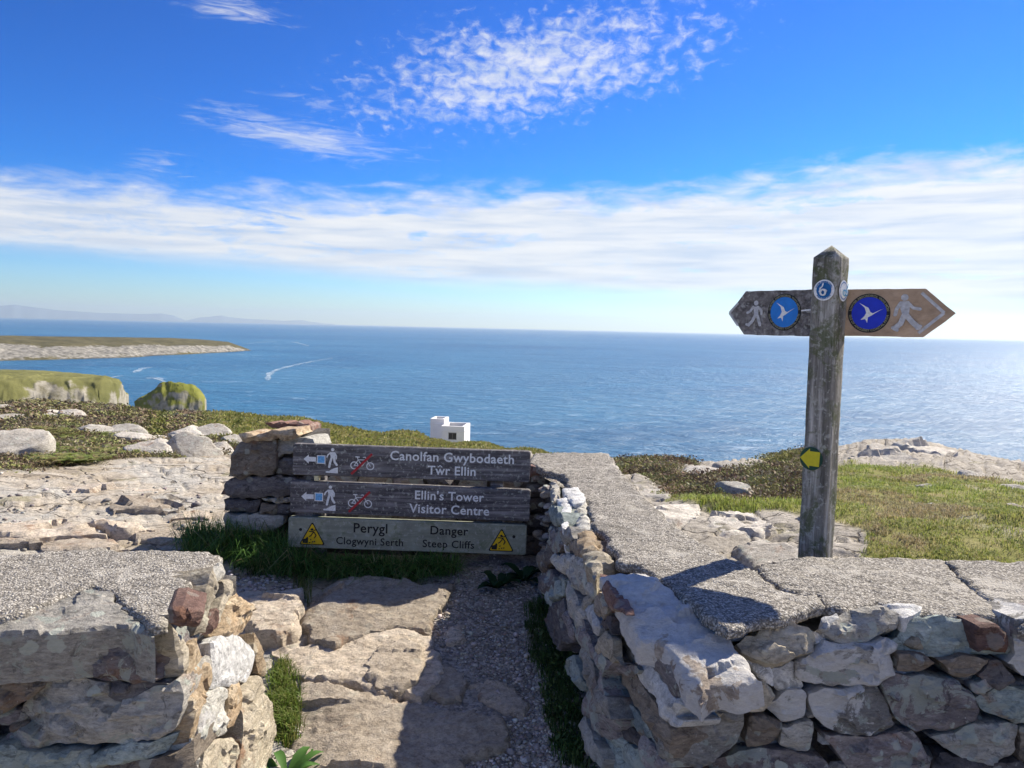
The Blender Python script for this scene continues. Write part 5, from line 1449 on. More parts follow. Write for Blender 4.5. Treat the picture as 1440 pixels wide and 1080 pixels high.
W = {
    'board': wood_mat('weathered_board', (0.045, 0.041, 0.042), (0.135, 0.124, 0.124), (0.36, 0.34, 0.335), 0.12, 0, 0.75),
    'board_green': wood_mat('painted_board', (0.23, 0.245, 0.19), (0.30, 0.315, 0.25), (0.37, 0.385, 0.305), 0.40, 0, 0.25, 0.3, alg_col=(0.16, 0.19, 0.11)),
    'post': wood_mat('weathered_post', (0.06, 0.055, 0.047), (0.25, 0.235, 0.205), (0.60, 0.575, 0.52), 0.62, 2, 0.95, 1.0),
    'blade_old': wood_mat('weathered_blade', (0.055, 0.05, 0.047), (0.18, 0.165, 0.155), (0.36, 0.34, 0.32), 0.2, 0, 0.8, 0.9),
    'blade_new': wood_mat('brown_blade', (0.38, 0.265, 0.175), (0.46, 0.33, 0.22), (0.52, 0.38, 0.265), 0.0, 0, 0.15, 0.3),
    'white': flat_mat('white_print', (0.80, 0.80, 0.78), 0.6, 0.22, 160.0), 'greywhite': flat_mat('worn_white_print', (0.50, 0.50, 0.50), 0.7, 0.3, 60.0),
    'black': flat_mat('black_print', (0.018, 0.018, 0.018), 0.6, 0.3, 60.0), 'red': flat_mat('red_print', (0.42, 0.035, 0.04), 0.6, 0.2, 60.0),
    'blue': flat_mat('blue_disc', (0.012, 0.035, 0.52), 0.45, 0.1, 30.0), 'lblue': flat_mat('light_blue_disc', (0.02, 0.20, 0.62), 0.45, 0.12, 30.0),
    'badge_blue': flat_mat('badge_blue', (0.012, 0.13, 0.36), 0.45, 0.15, 40.0), 'cyan': flat_mat('cyan_print', (0.07, 0.38, 0.58), 0.5, 0.15, 40.0),
    'picture': flat_mat('blue_picture', (0.16, 0.42, 0.72), 0.5, 0.35, 90.0), 'yellow': flat_mat('yellow_print', (0.78, 0.50, 0.015), 0.5, 0.08, 30.0),
    'green': flat_mat('green_disc', (0.010, 0.055, 0.032), 0.5, 0.2, 40.0), 'arrowyellow': flat_mat('yellow_arrow', (0.62, 0.52, 0.02), 0.5, 0.12, 60.0),
    'ringtext': flat_mat('ring_lettering', (0.26, 0.25, 0.16), 0.6, 0.15, 60.0), 'metal': flat_mat('dull_metal', (0.20, 0.20, 0.20), 0.5, 0.3, 80.0),
}


def board_mesh(L, H, T, rad, seed, nx=60, nz=10, wear=0.0015):
    """a plank centred on (0,0), front face at y=0, rounded corners, slightly worn edges"""
    out = []
    for cx, cz, a0 in ((L / 2 - rad, H / 2 - rad, 0), (-L / 2 + rad, H / 2 - rad, 90), (-L / 2 + rad, -H / 2 + rad, 180), (L / 2 - rad, -H / 2 + rad, 270)):
        for k in range(5):
            a = R(a0 + 22.5 * k); out.append((cx + rad * math.cos(a), cz + rad * math.sin(a)))
    out = resample(np.array(out), 0.02, 0.0)
    n = perlin(np.c_[out * 28, np.full(len(out), seed * 1.0)]); out = out + (out / np.linalg.norm(out, axis=1)[:, None]) * (n * wear)[:, None]
    ch = 0.004
    inner = out * [1 - 2 * ch / L, 1 - 2 * ch / H]
    k = len(out)
    V = [(a, 0, c) for a, c in inner] + [(a, ch, c) for a, c in out] + [(a, T - ch, c) for a, c in out] + [(a, T, c) for a, c in inner]
    F = [tuple(range(k))]
    for r in range(3): F += [((r + 1) * k + i, (r + 1) * k + (i + 1) % k, r * k + (i + 1) % k, r * k + i) for i in range(k)]
    F += [tuple(range(3 * k, 4 * k))[::-1]]
    return V, F


def walker(ink, cx, cz, s, mirror=False, steps=False):
    f = -1 if mirror else 1
    p = lambda x, z: (cx + f * x * s, cz + z * s)
    ink.disc(p(0, 0.86), 0.11 * s, 20)
    ink.poly([p(-0.15, 0.70), p(0.13, 0.72), p(0.15, 0.30), p(-0.10, 0.28)])
    ink.line([p(-0.13, 0.68), p(-0.26, 0.46), p(-0.28, 0.30)], 0.105 * s)
    ink.line([p(0.12, 0.67), p(0.28, 0.50), p(0.46, 0.48)], 0.095 * s)
    ink.line([p(0.06, 0.34), p(0.20, 0.10), p(0.40, -0.08)], 0.15 * s)
    ink.line([p(-0.03, 0.34), p(-0.14, 0.08), p(-0.28, -0.10)], 0.15 * s)
    ink.line([p(0.38, -0.08), p(0.46, -0.04)], 0.09 * s); ink.line([p(-0.28, -0.11), p(-0.16, -0.13)], 0.09 * s)
    return ink


# ------------------------------------------------------------------ brown sign boards
SY = 4.18
pc = at_y(575.0, 780.0, SY)
SIGN = thing('information_sign', 'three-board wooden sign in Welsh and English in front of the low wall', 'sign', (pc[0], SY, 0.3))
for k, (tl, tr, br, bl, mt) in enumerate((((412.5, 624), (746, 635), (745.5, 679), (410.5, 667.5), 'board'), ((409, 676), (746, 689), (745, 734), (407, 720), 'board'), ((406, 726), (741, 739), (740, 780), (405, 770), 'board_green'))):
    c4 = at_y(np.array([tl[0], tr[0], br[0], bl[0]], float), np.array([tl[1], tr[1], br[1], bl[1]], float), SY)
    e = ((c4[1] - c4[0]) + (c4[2] - c4[3])) / 2; L = float(np.linalg.norm(e)); H = float(np.linalg.norm((c4[0] - c4[3] + c4[1] - c4[2]) / 2))
    pl = Plane(c4.mean(0) + [0, -0.002 * k, 0], e)
    V, F = board_mesh(L, H, 0.045, 0.014, k + 3)
    bd = mk('board', pl.w(V), F, W[mt], SIGN, smoothf=False)
    uv = lambda a, z: (-L / 2 + a * L, H / 2 - z * H)
    if k < 2:
        x0, sh = (46, 0.0) if k == 0 else (32, 0.0)
        ux = lambda zx: -L / 2 + (zx - x0) / (1339.0 if k == 0 else 1350.0) * L
        d = 0 if k == 0 else -13
        zc = 0.004 * L / 1.3
        s = L / 1339.0                                # metres per zoomed photo pixel
        pl.put('arrow', Ink().poly([(ux(108 + d), zc), (ux(137 + d), zc + 26 * s), (ux(137 + d), zc + 13 * s), (ux(178 + d), zc + 13 * s), (ux(178 + d), zc - 13 * s), (ux(137 + d), zc - 13 * s), (ux(137 + d), zc - 26 * s)]), W['white'], bd)
        sq = Ink().poly([(ux(183 + d), zc + 24 * s), (ux(231 + d), zc + 24 * s), (ux(231 + d), zc - 24 * s), (ux(183 + d), zc - 24 * s)])
        fr = pl.put('picture_frame', sq, W['white'], bd)
        pl.put('picture', Ink().poly([(ux(188 + d), zc + 19 * s), (ux(226 + d), zc + 19 * s), (ux(226 + d), zc - 19 * s), (ux(188 + d), zc - 19 * s)]), W['picture'], bd, y=-0.0016)
        q = lambda x, z: (ux(x + d), zc + (105 - z) * s)
        mn = Ink(); mn.disc(q(271, 47), 9.5 * s, 18)
        mn.poly([q(255, 62), q(284, 60), q(288, 92), q(262, 98)])
        mn.line([q(258, 66), q(244, 78), q(240, 90)], 8 * s).line([q(284, 66), q(293, 82), q(292, 98)], 8 * s)
        mn.line([q(266, 94), q(258, 122), q(254, 145)], 13 * s).line([q(280, 92), q(284, 116), q(296, 132)], 13 * s)
        mn.poly([q(235, 178), q(235, 170), q(252, 168), q(268, 158), q(284, 150), q(303, 145), q(304, 180)])
        pl.put('walker', mn, W['white'], bd)
        bk = Ink(); bk.ring(q(394, 132), 17 * s, 22.5 * s).ring(q(484, 134), 17 * s, 22.5 * s)
        bk.line([q(394, 132), q(416, 100), q(462, 98), q(484, 134)], 4.5 * s).line([q(416, 100), q(440, 134), q(462, 98)], 4.5 * s).line([q(394, 132), q(440, 134)], 4.5 * s)
        bk.line([q(416, 100), q(411, 84)], 4.5 * s).line([q(403, 82), q(422, 83)], 6 * s).line([q(462, 98), q(457, 82), q(446, 84)], 4.5 * s)
        pl.put('bicycle', bk, W['white'], bd)
        pl.put('slash', Ink().line([q(380, 180), q(495, 62)], 13 * s, False), W['red'], bd, y=-0.0125)
        if k == 0:
            put_text(pl, 'Canolfan Gwybodaeth', (ux(595) + ux(1292)) / 2, H * 0.185, (1292 - 595) * s, W['white'], bd, offset=0.0018)
            put_text(pl, 'Twr Ellin', (ux(808) + ux(1078)) / 2, -H * 0.20, 270 * s, W['white'], bd, offset=0.0018)
            va, vb, vf = (text_mesh(t_, 0.1, offset=0.001, spacing=1.05)[0] for t_ in ('T', 'Tw', 'Twr Ellin'))
            wd = lambda v_: v_[:, 0].max() - v_[:, 0].min()
            wx = ux(808) + 270 * s * (wd(va) + wd(vb)) / 2 / wd(vf)
            pl.put('circumflex', Ink().line([(wx - 11 * s, -H * 0.20 + 19 * s), (wx, -H * 0.20 + 28 * s), (wx + 11 * s, -H * 0.20 + 19 * s)], 5 * s), W['white'], bd)
        else:
            put_text(pl, "Ellin's Tower", (ux(735) + ux(1120)) / 2, H * 0.215, 385 * s, W['white'], bd, offset=0.0018)
            put_text(pl, 'Visitor Centre', (ux(705) + ux(1152)) / 2, -H * 0.215, 447 * s, W['white'], bd, offset=0.0018)
    else:
        s = L / 1342.0; ux = lambda zx: -L / 2 + (zx - 22) * s
        for cx, cz in ((158, 0.0), (1222, 0.0)):
            x = ux(cx); zt, zb = 66 * s, -68 * s; hw = 74 * s
            tri = lambda g: [(x - hw + g * 1.5, zb + g * 0.8), (x + hw - g * 1.5, zb + g * 0.8), (x, zt - g * 1.7)]
            ed = resample(np.array(tri(0)), 0.01, 0.12)
            pl.put('warning_triangle', Ink().poly(ed), W['black'], bd)
            pl.put('triangle_face', Ink().poly(resample(np.array(tri(6.5 * s)), 0.01, 0.10)), W['yellow'], bd, y=-0.0016)
            fg = Ink(); q = lambda a, z: (x + a * s, z * s)
            fg.poly([q(-54, -58), q(-54, -36), q(-36, -32), q(-28, -22), q(-22, -26), q(-24, -58)])
            fg.line([q(-18, 10), q(8, 8), q(22, -12), q(14, -26)], 6 * s).line([q(8, 8), q(-6, -14), q(-16, -20)], 5.5 * s).line([q(-8, 22), q(14, 16), q(24, 24)], 5 * s).disc(q(0, 22), 7 * s, 14)
            for a, z in ((-10, -34), (0, -46), (-14, -50), (12, -44)): fg.poly([q(a, z), q(a + 7, z + 2), q(a + 6, z - 5), q(a - 1, z - 6)])
            pl.put('falling_figure', fg, W['black'], bd, y=-0.0022)
        put_text(pl, 'Perygl', (ux(390) + ux(580)) / 2, 30 * s, 190 * s, W['black'], bd, offset=0.0016)
        put_text(pl, 'Clogwyni Serth', (ux(293) + ux(670)) / 2, -44 * s, 377 * s, W['black'], bd, offset=0.0012)
        put_text(pl, 'Danger', (ux(822) + ux(1035)) / 2, 32 * s, 213 * s, W['black'], bd, offset=0.0016)
        put_text(pl, 'Steep Cliffs', (ux(780) + ux(1070)) / 2, -44 * s, 290 * s, W['black'], bd, offset=0.0012)
        for a, z in ((92, 18), (1292, 18)): pl.put('bolt', Ink().disc((ux(a), z * s), 9 * s, 12), W['black'], bd)
    if k == 0: PL0, H0, L0 = pl, H, L
for fx in (-0.40, 0.36):                              # battens the boards are screwed to
    x = PL0.o[0] + fx * L0
    v, f = boxv(x - 0.035, x + 0.035, SY + 0.047, SY + 0.11, 0.05, PL0.o[2] + H0 / 2 - 0.03)
    mk('batten', v, f, W['board'], SIGN, smoothf=False)
q0 = at_y(np.array([442.0, 448.0]), np.array([669.0, 676.0]), SY)
v, f = boxv(q0[0][0], q0[1][0], SY - 0.004, SY + 0.046, q0[1][2], q0[0][2]); mk('packing_tab', v, f, flat_mat('cream_tab', (0.62, 0.55, 0.33), 0.6), SIGN, smoothf=False)

# ------------------------------------------------------------------ footpath signpost
PY = 2.98
ptop = at_y(1170.5, 345.0, PY); pmid = at_y(1158.5, 560.0, PY)
PX = float(pmid[0]); PZ = float(ptop[2])
POST = thing('signpost', 'weathered wooden footpath signpost with two pointing arms behind the right wall', 'signpost', (PX, PY, 0.2))
pa = R(-45); pe = np.array([math.cos(pa), math.sin(pa), 0]); py_ = np.array([-math.sin(pa), math.cos(pa), 0])
hs = 0.050


def build_post():
    V, F = [], []
    nz, ns = 90, 8
    zs = np.concatenate([np.linspace(-0.1, PZ - 0.055, nz), [PZ - 0.048]])
    prof = []
    for a, b in ((-1, -1), (1, -1), (1, 1), (-1, 1)):
        pass
    ch = 0.10
    base = [(-1 + ch, -1), (-0.4, -1), (0.1, -1), (0.55, -1), (1 - ch, -1), (1, -1 + ch), (1, -0.4), (1, 0.1), (1, 0.55), (1, 1 - ch), (1 - ch, 1), (0, 1), (-1 + ch, 1), (-1, 1 - ch), (-1, 0.3), (-1, -0.4), (-1, -1 + ch)]
    n = len(base)
    for z in zs:
        for a, b in base:
            p = np.array([a * hs, b * hs, z])
            d = 0.0045 * fbm(np.array([p * [30, 30, 5]]), 3)[0] + 0.002 * perlin(np.array([p * [90, 90, 14]]))[0]
            r = np.array([a, b]) / math.hypot(a, b)
            V.append(np.array([PX, PY, 0]) + (p[0] + r[0] * d) * pe + (p[1] + r[1] * d) * py_ + np.array([0, 0, z]))
    for i in range(len(zs) - 1):
        for j in range(n): F.append((i * n + j, i * n + (j + 1) % n, (i + 1) * n + (j + 1) % n, (i + 1) * n + j))
    t = len(V); V.append(np.array([PX, PY, PZ])); i = len(zs) - 1
    for j in range(n): F.append((i * n + j, i * n + (j + 1) % n, t))
    return mk('post', V, F, W['post'], POST)


post_o = build_post()


def build_blade(direction, L0_, L1_, zc, H, tipl, mat, T=0.028):
    """an arm with a pointed end; returns its drawing plane (origin at the post, x to the viewer's right)"""
    d = np.array([*direction, 0.0]); d /= np.linalg.norm(d)
    e = d if d[0] > 0 else -d
    f = 1 if d[0] > 0 else -1
    pl = Plane((PX, PY, zc), e)
    pl.o = pl.o + pl.y * (0.035 if f > 0 else -T / 2)
    P = [(f * L0_, H / 2), (f * (L1_ - tipl), H / 2), (f * L1_, 0), (f * (L1_ - tipl), -H / 2), (f * L0_, -H / 2)]
    if f < 0: P = P[::-1]
    P = resample(np.array(P, float), 0.02, 0.02)
    nn = perlin(np.c_[P * 25, np.full(len(P), 3.0 + f)]); P = P + np.c_[0 * nn, nn * 0.0022]
    k = len(P); V = [(a, 0.0, c) for a, c in P] + [(a, T, c) for a, c in P]
    F = [tuple(range(k))[::-1], tuple(range(k, 2 * k))] + [(i, (i + 1) % k, k + (i + 1) % k, k + i) for i in range(k)]
    return pl, mk('arm', pl.w(V), F, mat, POST, smoothf=False)


BIRD = [(-0.57, 0.62), (-0.36, 0.50), (-0.04, 0.32), (0.08, 0.07), (0.22, 0.0), (0.77, 0.28), (0.35, 0.02), (0.14, -0.14), (-0.04, -0.24), (-0.07, -0.58), (-0.18, -0.35), (-0.44, -0.40), (-0.25, -0.19), (-0.15, 0.02), (-0.25, 0.34)]


def curved_text(pl, body, cx, cz, rad, size, a_mid, parent, mat, y, flip=False):
    V, F = text_mesh(body, size, offset=0.0004)
    a = -V[:, 0] / rad if not flip else V[:, 0] / rad
    rr = rad + V[:, 1] if not flip else rad - V[:, 1]
    an = a_mid + a
    Wv = np.stack([cx + rr * np.cos(an), np.full(len(V), y), cz + rr * np.sin(an)], 1)
    mk('ring_lettering', pl.w(Wv), F, mat, parent, smoothf=False)


def roundel(pl, parent, cx, cz, r, blue):
    pl.put('roundel', Ink().disc((cx, cz), r, 48), W['black'], parent, y=-0.0015)
    pl.put('roundel_face', Ink().disc((cx, cz), r * 0.82, 48), W[blue], parent, y=-0.0022)
    pl.put('bird', Ink().poly([(cx + a * r * 0.86, cz + b * r * 0.86) for a, b in BIRD]), W['white'], parent, y=-0.003)
    curved_text(pl, 'ISLE OF ANGLESEY COASTAL PATH', cx, cz, r * 0.885, r * 0.165, -math.pi / 2, parent, W['ringtext'], -0.003, True)
    curved_text(pl, 'LLWYBR ARFORDIROL YNYS M\u00d4N', cx, cz, r * 0.885, r * 0.165, math.pi / 2, parent, W['ringtext'], -0.003)


BH = 0.178
zr = float(at_y(1262.0, 440.0, PY - 0.10)[2])
plr, arm = build_blade((0.85, -0.53), 0.03, 0.425, zr, BH, 0.10, W['blade_new'])


def on(pl, px, py):
    """photo position -> coordinates on that drawing plane"""
    p = at_plane(float(px), float(py), pl.o, pl.y) - pl.o
    return float(p @ pl.e), float(p @ pl.u)


arm['label'] = 'newer brown arm pointing right with dark blue roundel'
cx, cz = on(plr, 1222, 440.5); roundel(plr, arm, cx, cz, 0.074, 'blue')
q = lambda zx, zy: on(plr, 980 + zx / 3.6, 320 + zy / 3.6)
wk = Ink(); wk.disc(q(1053, 354), 0.0125, 24)
wk.poly([q(1030, 374), q(1076, 372), q(1078, 408), q(1072, 448), q(1042, 450), q(1030, 410)])
wk.line([q(1033, 382), q(1012, 412), q(1004, 442)], 0.0125).line([q(1072, 384), q(1096, 408), q(1130, 413)], 0.0115)
wk.line([q(1062, 445), q(1090, 478), q(1122, 506)], 0.019).line([q(1050, 445), q(1032, 486), q(1004, 510)], 0.019)
wk.line([q(1116, 510), q(1132, 500)], 0.012).line([q(992, 508), q(1014, 520)], 0.012)
plr.put('walker', wk, W['greywhite'], arm)
plr.put('chevron', Ink().line([q(1138, 330), q(1252, 432), q(1122, 534)], 0.011, False), W['greywhite'], arm)

zl = float(at_y(1100.0, 440.0, PY + 0.12)[2])
pll, arm = build_blade((-0.64, 0.77), 0.03, 0.435, zl, BH * 1.02, 0.075, W['blade_old'])
arm['label'] = 'weathered grey arm pointing left with light blue roundel'
cx, cz = on(pll, 1103, 439.0); roundel(pll, arm, cx, cz, 0.074, 'lblue')
q = lambda zx, zy: on(pll, 980 + zx / 3.6, 320 + zy / 3.6)
wk = Ink(); wk.disc(q(301, 382), 0.0105, 20)
wk.poly([q(286, 400), q(312, 400), q(312, 446), q(292, 448)])
wk.line([q(310, 402), q(328, 420), q(328, 436)], 0.011).line([q(288, 402), q(272, 424), q(258, 432)], 0.010)
wk.line([q(308, 446), q(316, 470), q(322, 492)], 0.014).line([q(298, 446), q(284, 474), q(266, 492)], 0.014).line([q(255, 490), q(268, 496)], 0.010)
pll.put('walker', wk, W['greywhite'], arm)
pll.put('chevron', Ink().line([q(210, 382), q(165, 432), q(208, 496)], 0.010, False), W['greywhite'], arm)
pll.put('nail_strip', Ink().line([q(528, 421), q(578, 416)], 0.006, False), W['white'], arm)

# round badges on the two faces of the post
for nm, e, off, pxp, lab in (('badge', pe, -py_, (1159, 408), 'left coast path badge'), ('badge', py_, pe, (1185.5, 409), 'right coast path badge')):
    o = np.array([PX, PY, 0]) + off * (hs + 0.004)
    pl = Plane(o, e)
    cx, cz = on(pl, *pxp); r = 0.040
    bd = pl.put('badge', Ink().disc((cx, cz), r, 40), W['white'], POST, y=-0.002)
    pl.put('badge_face', Ink().disc((cx, cz), r * 0.72, 40), W['badge_blue' if pxp[0] < 1170 else 'white'], bd, y=-0.0028)
    sw = Ink(); a = np.linspace(0.3, 2 * math.pi + 1.2, 26)
    sw.line([(cx + 0.30 * r * math.cos(t) * (1 - 0.03 * t), cz - 0.22 * r + 0.30 * r * math.sin(t) * (1 - 0.03 * t)) for t in a], r * 0.13)
    sw.line([(cx - 0.28 * r, cz - 0.16 * r), (cx - 0.22 * r, cz + 0.16 * r), (cx - 0.02 * r, cz + 0.34 * r), (cx + 0.05 * r, cz + 0.58 * r)], r * 0.12)
    pl.put('emblem', sw, W['white' if pxp[0] < 1170 else 'cyan'], bd, y=-0.0036)
    curved_text(pl, 'LLWYBR ARFORDIR CYMRU', cx, cz, r * 0.79, r * 0.16, math.pi / 2, bd, W['badge_blue'], -0.0034)
    curved_text(pl, 'WALES COAST PATH', cx, cz, r * 0.79, r * 0.16, -math.pi / 2, bd, W['badge_blue'], -0.0034, True)
pl = Plane(np.array([PX, PY, 0]) - py_ * (hs + 0.004), pe)
cx, cz = on(pl, 1141, 645)
bd = pl.put('waymark_disc', Ink().disc((cx, cz), 0.045, 40), W['green'], POST, y=-0.002)
pl.put('arrow', Ink().poly([(cx - 0.044, cz), (cx - 0.006, cz + 0.039), (cx - 0.006, cz + 0.029), (cx + 0.034, cz + 0.029), (cx + 0.032, cz - 0.028), (cx - 0.006, cz - 0.028), (cx - 0.006, cz - 0.038)]), W['arrowyellow'], bd, y=-0.0028)


# ------------------------------------------------------------------ vegetation
def leaf_mat(name, trans=0.3, rough=0.6):
    m, nt, b = new_mat(name)
    at = nd(nt, 'ShaderNodeAttribute', attribute_name='tint', attribute_type='GEOMETRY').outputs['Color']
    setp(nt, b, Base_Color=at, Roughness=rough, Specular_IOR_Level=0.25)
    tr = nd(nt, 'ShaderNodeBsdfTranslucent', {'Color': at})
    mx = nd(nt, 'ShaderNodeMixShader', {0: trans, 1: b.outputs[0], 2: tr.outputs[0]})
    out = [q for q in nt.nodes if q.type == 'OUTPUT_MATERIAL'][0]; nt.links.new(mx.outputs[0], out.inputs['Surface'])
    return m


LEAF = leaf_mat('blades_and_leaves', 0.35)
TWIG = leaf_mat('heather_sprigs', 0.1, 0.9)


def tuft_t(nb, h, spread, width, droop, seed):
    rs = np.random.RandomState(seed); V, F = [], []
    for _ in range(nb):
        a = rs.uniform(0, 2 * math.pi); ln = h * rs.uniform(0.55, 1.1); d = np.array([math.cos(a), math.sin(a)])
        b0 = rs.uniform(-1, 1, 2) * spread; le = rs.uniform(0.15, 1.0) * droop; w = width * rs.uniform(0.7, 1.2)
        s = np.array([-d[1], d[0]]) * w / 2
        p1 = b0 + d * ln * le * 0.35; p2 = b0 + d * ln * le
        z1 = ln * 0.6; z2 = ln * max(0.25, 1 - 0.40 * le * le)
        i = len(V)
        V += [(*(b0 - s), -0.02), (*(b0 + s), -0.02), (*(p1 - s * 0.8), z1), (*(p1 + s * 0.8), z1), (*p2, z2)]
        F += [(i, i + 1, i + 3), (i, i + 3, i + 2), (i + 2, i + 3, i + 4)]
    return np.array(V), np.array(F)


def clump_t(n, seed, rad=1.0, hgt=0.8, leaf=0.16):
    """a dome of small sprigs"""
    rs = np.random.RandomState(seed); V, F = [], []
    for _ in range(n):
        a = rs.uniform(0, 2 * math.pi); q = math.sqrt(rs.uniform(0, 1)); rr = rad * q
        z = hgt * (1 - q ** 2.2) * rs.uniform(0.35, 1.0) + 0.02
        c = np.array([rr * math.cos(a), rr * math.sin(a), z])
        d = np.array([rs.normal() * 0.6 + math.cos(a) * q * 0.7, rs.normal() * 0.6 + math.sin(a) * q * 0.7, rs.uniform(0.3, 1.2)]); d /= np.linalg.norm(d)
        s = np.cross(d, rs.normal(size=3)); s /= np.linalg.norm(s)
        L = leaf * rs.uniform(0.6, 1.5); w = L * rs.uniform(0.16, 0.34)
        i = len(V); V += [c - d * L * 0.4 - s * w * 0.5, c - d * L * 0.2 + s * w, c + d * L * 0.6, c + d * L * 0.1 - s * w]
        F += [(i, i + 1, i + 2), (i, i + 2, i + 3)]
    return np.array(V), np.array(F)


def frond_t(n, seed):
    """bracken: arching fronds with paired leaflets"""
    rs = np.random.RandomState(seed); V, F = [], []
    for _ in range(n):
        a = rs.uniform(0, 2 * math.pi); d = np.array([math.cos(a), math.sin(a), 0]); s = np.array([-d[1], d[0], 0])
        for k in range(9):
            t = (k + 1) / 10; c = d * t * 0.9 + np.array([0, 0, 0.75 * t ** 0.6 - 0.35 * t * t + 0.05]); w = 0.34 * math.sin(math.pi * (0.15 + 0.85 * t)) ** 0.8
            for sg in (-1, 1):
                i = len(V); tip = c + sg * s * w + d * 0.12 + np.array([0, 0, rs.uniform(-.08, .03)])
                V += [c - d * 0.05, c + d * 0.055, tip]; F.append((i, i + 1, i + 2))
    return np.array(V), np.array(F)


def leafy_t(n, seed, L=1.0, w=0.3):
    """broad dock-like leaves, folded along the midrib"""
    rs = np.random.RandomState(seed); V, F = [], []
    for k in range(n):
        a = 2 * math.pi * k / n + rs.uniform(-.4, .4); d = np.array([math.cos(a), math.sin(a), 0]); s = np.array([-d[1], d[0], 0])
        ln = L * rs.uniform(0.6, 1.1); rise = rs.uniform(0.35, 1.0)
        i = len(V); m = 7
        for j in range(m):
            t = j / (m - 1); c = d * ln * t * (1.1 - 0.3 * rise) + np.array([0, 0, ln * (rise * t - 0.55 * rise * t * t * t)])
            ww = w * ln * math.sin(math.pi * min(0.98, 0.06 + t * 0.93)) ** 0.7 * (1 + 0.15 * rs.normal())
            V += [c - s * ww + np.array([0, 0, ww * 0.35]), c, c + s * ww + np.array([0, 0, ww * 0.35])]
        for j in range(m - 1):
            q = i + 3 * j; F += [(q, q + 1, q + 4), (q, q + 4, q + 3), (q + 1, q + 2, q + 5), (q + 1, q + 5, q + 4)]
    return np.array(V), np.array(F)


def scatter(name, temps, pos, scale, cols, mat, label, cat, zscale=None, seed=0, rootdark=None, kind='stuff'):
    rs = np.random.RandomState(seed); pos = np.asarray(pos, float); n = len(pos)
    VV, FF, CC = [], [], []; base = 0
    which = rs.randint(0, len(temps), n); rot = rs.uniform(0, 2 * math.pi, n)
    scale = np.broadcast_to(np.asarray(scale, float), (n,)); zs = scale if zscale is None else np.broadcast_to(np.asarray(zscale, float), (n,))
    for t, (TV, TF) in enumerate(temps):
        idx = np.where(which == t)[0]
        if not len(idx): continue
        ca, sa = np.cos(rot[idx]), np.sin(rot[idx])
        x = TV[None, :, 0] * ca[:, None] - TV[None, :, 1] * sa[:, None]; y = TV[None, :, 0] * sa[:, None] + TV[None, :, 1] * ca[:, None]
        z = np.broadcast_to(TV[None, :, 2], x.shape)
        W_ = np.stack([x * scale[idx][:, None] + pos[idx, 0:1], y * scale[idx][:, None] + pos[idx, 1:2], z * zs[idx][:, None] + pos[idx, 2:3]], -1)
        m_ = len(TV)
        FF.append((TF[None] + (np.arange(len(idx)) * m_)[:, None, None]).reshape(-1, 3) + base)
        VV.append(W_.reshape(-1, 3)); base += len(idx) * m_
        jit = rs.uniform(0.72, 1.3, (len(idx), m_ // 5 + 1)); jit = np.repeat(jit, 5, axis=1)[:, :m_]
        CC.append((np.asarray(cols)[idx][:, None, :] * jit[..., None]).reshape(-1, 3))
    return mk(name, np.concatenate(VV), np.concatenate(FF).astype(np.int32), mat, tags={'kind': kind, 'label': label, 'category': cat}, attr={'tint': np.clip(np.concatenate(CC), 0, 1)}, smoothf=False)


def candidates(n, r0, r1, a0=-38, a1=38, power=1.0, seed=0):
    rs = np.random.RandomState(seed); u = rs.uniform(0, 1, n)
    if power == 1.0: r = r0 * (r1 / r0) ** u
    else: r = (r0 ** (1 - power) + u * (r1 ** (1 - power) - r0 ** (1 - power))) ** (1 / (1 - power))
    a = rs.uniform(R(a0), R(a1), n); x = r * np.sin(a); y = r * np.cos(a)
    z, zn = ground(x, y)
    return x, y, z, r, zn, rs


def palette(rs, n, cols, jitter=0.15):
    c = np.array(cols, float)[rs.randint(0, len(cols), n)]
    return c * rs.uniform(1 - jitter, 1 + jitter, (n, 1)) * rs.uniform(0.93, 1.07, (n, 3))


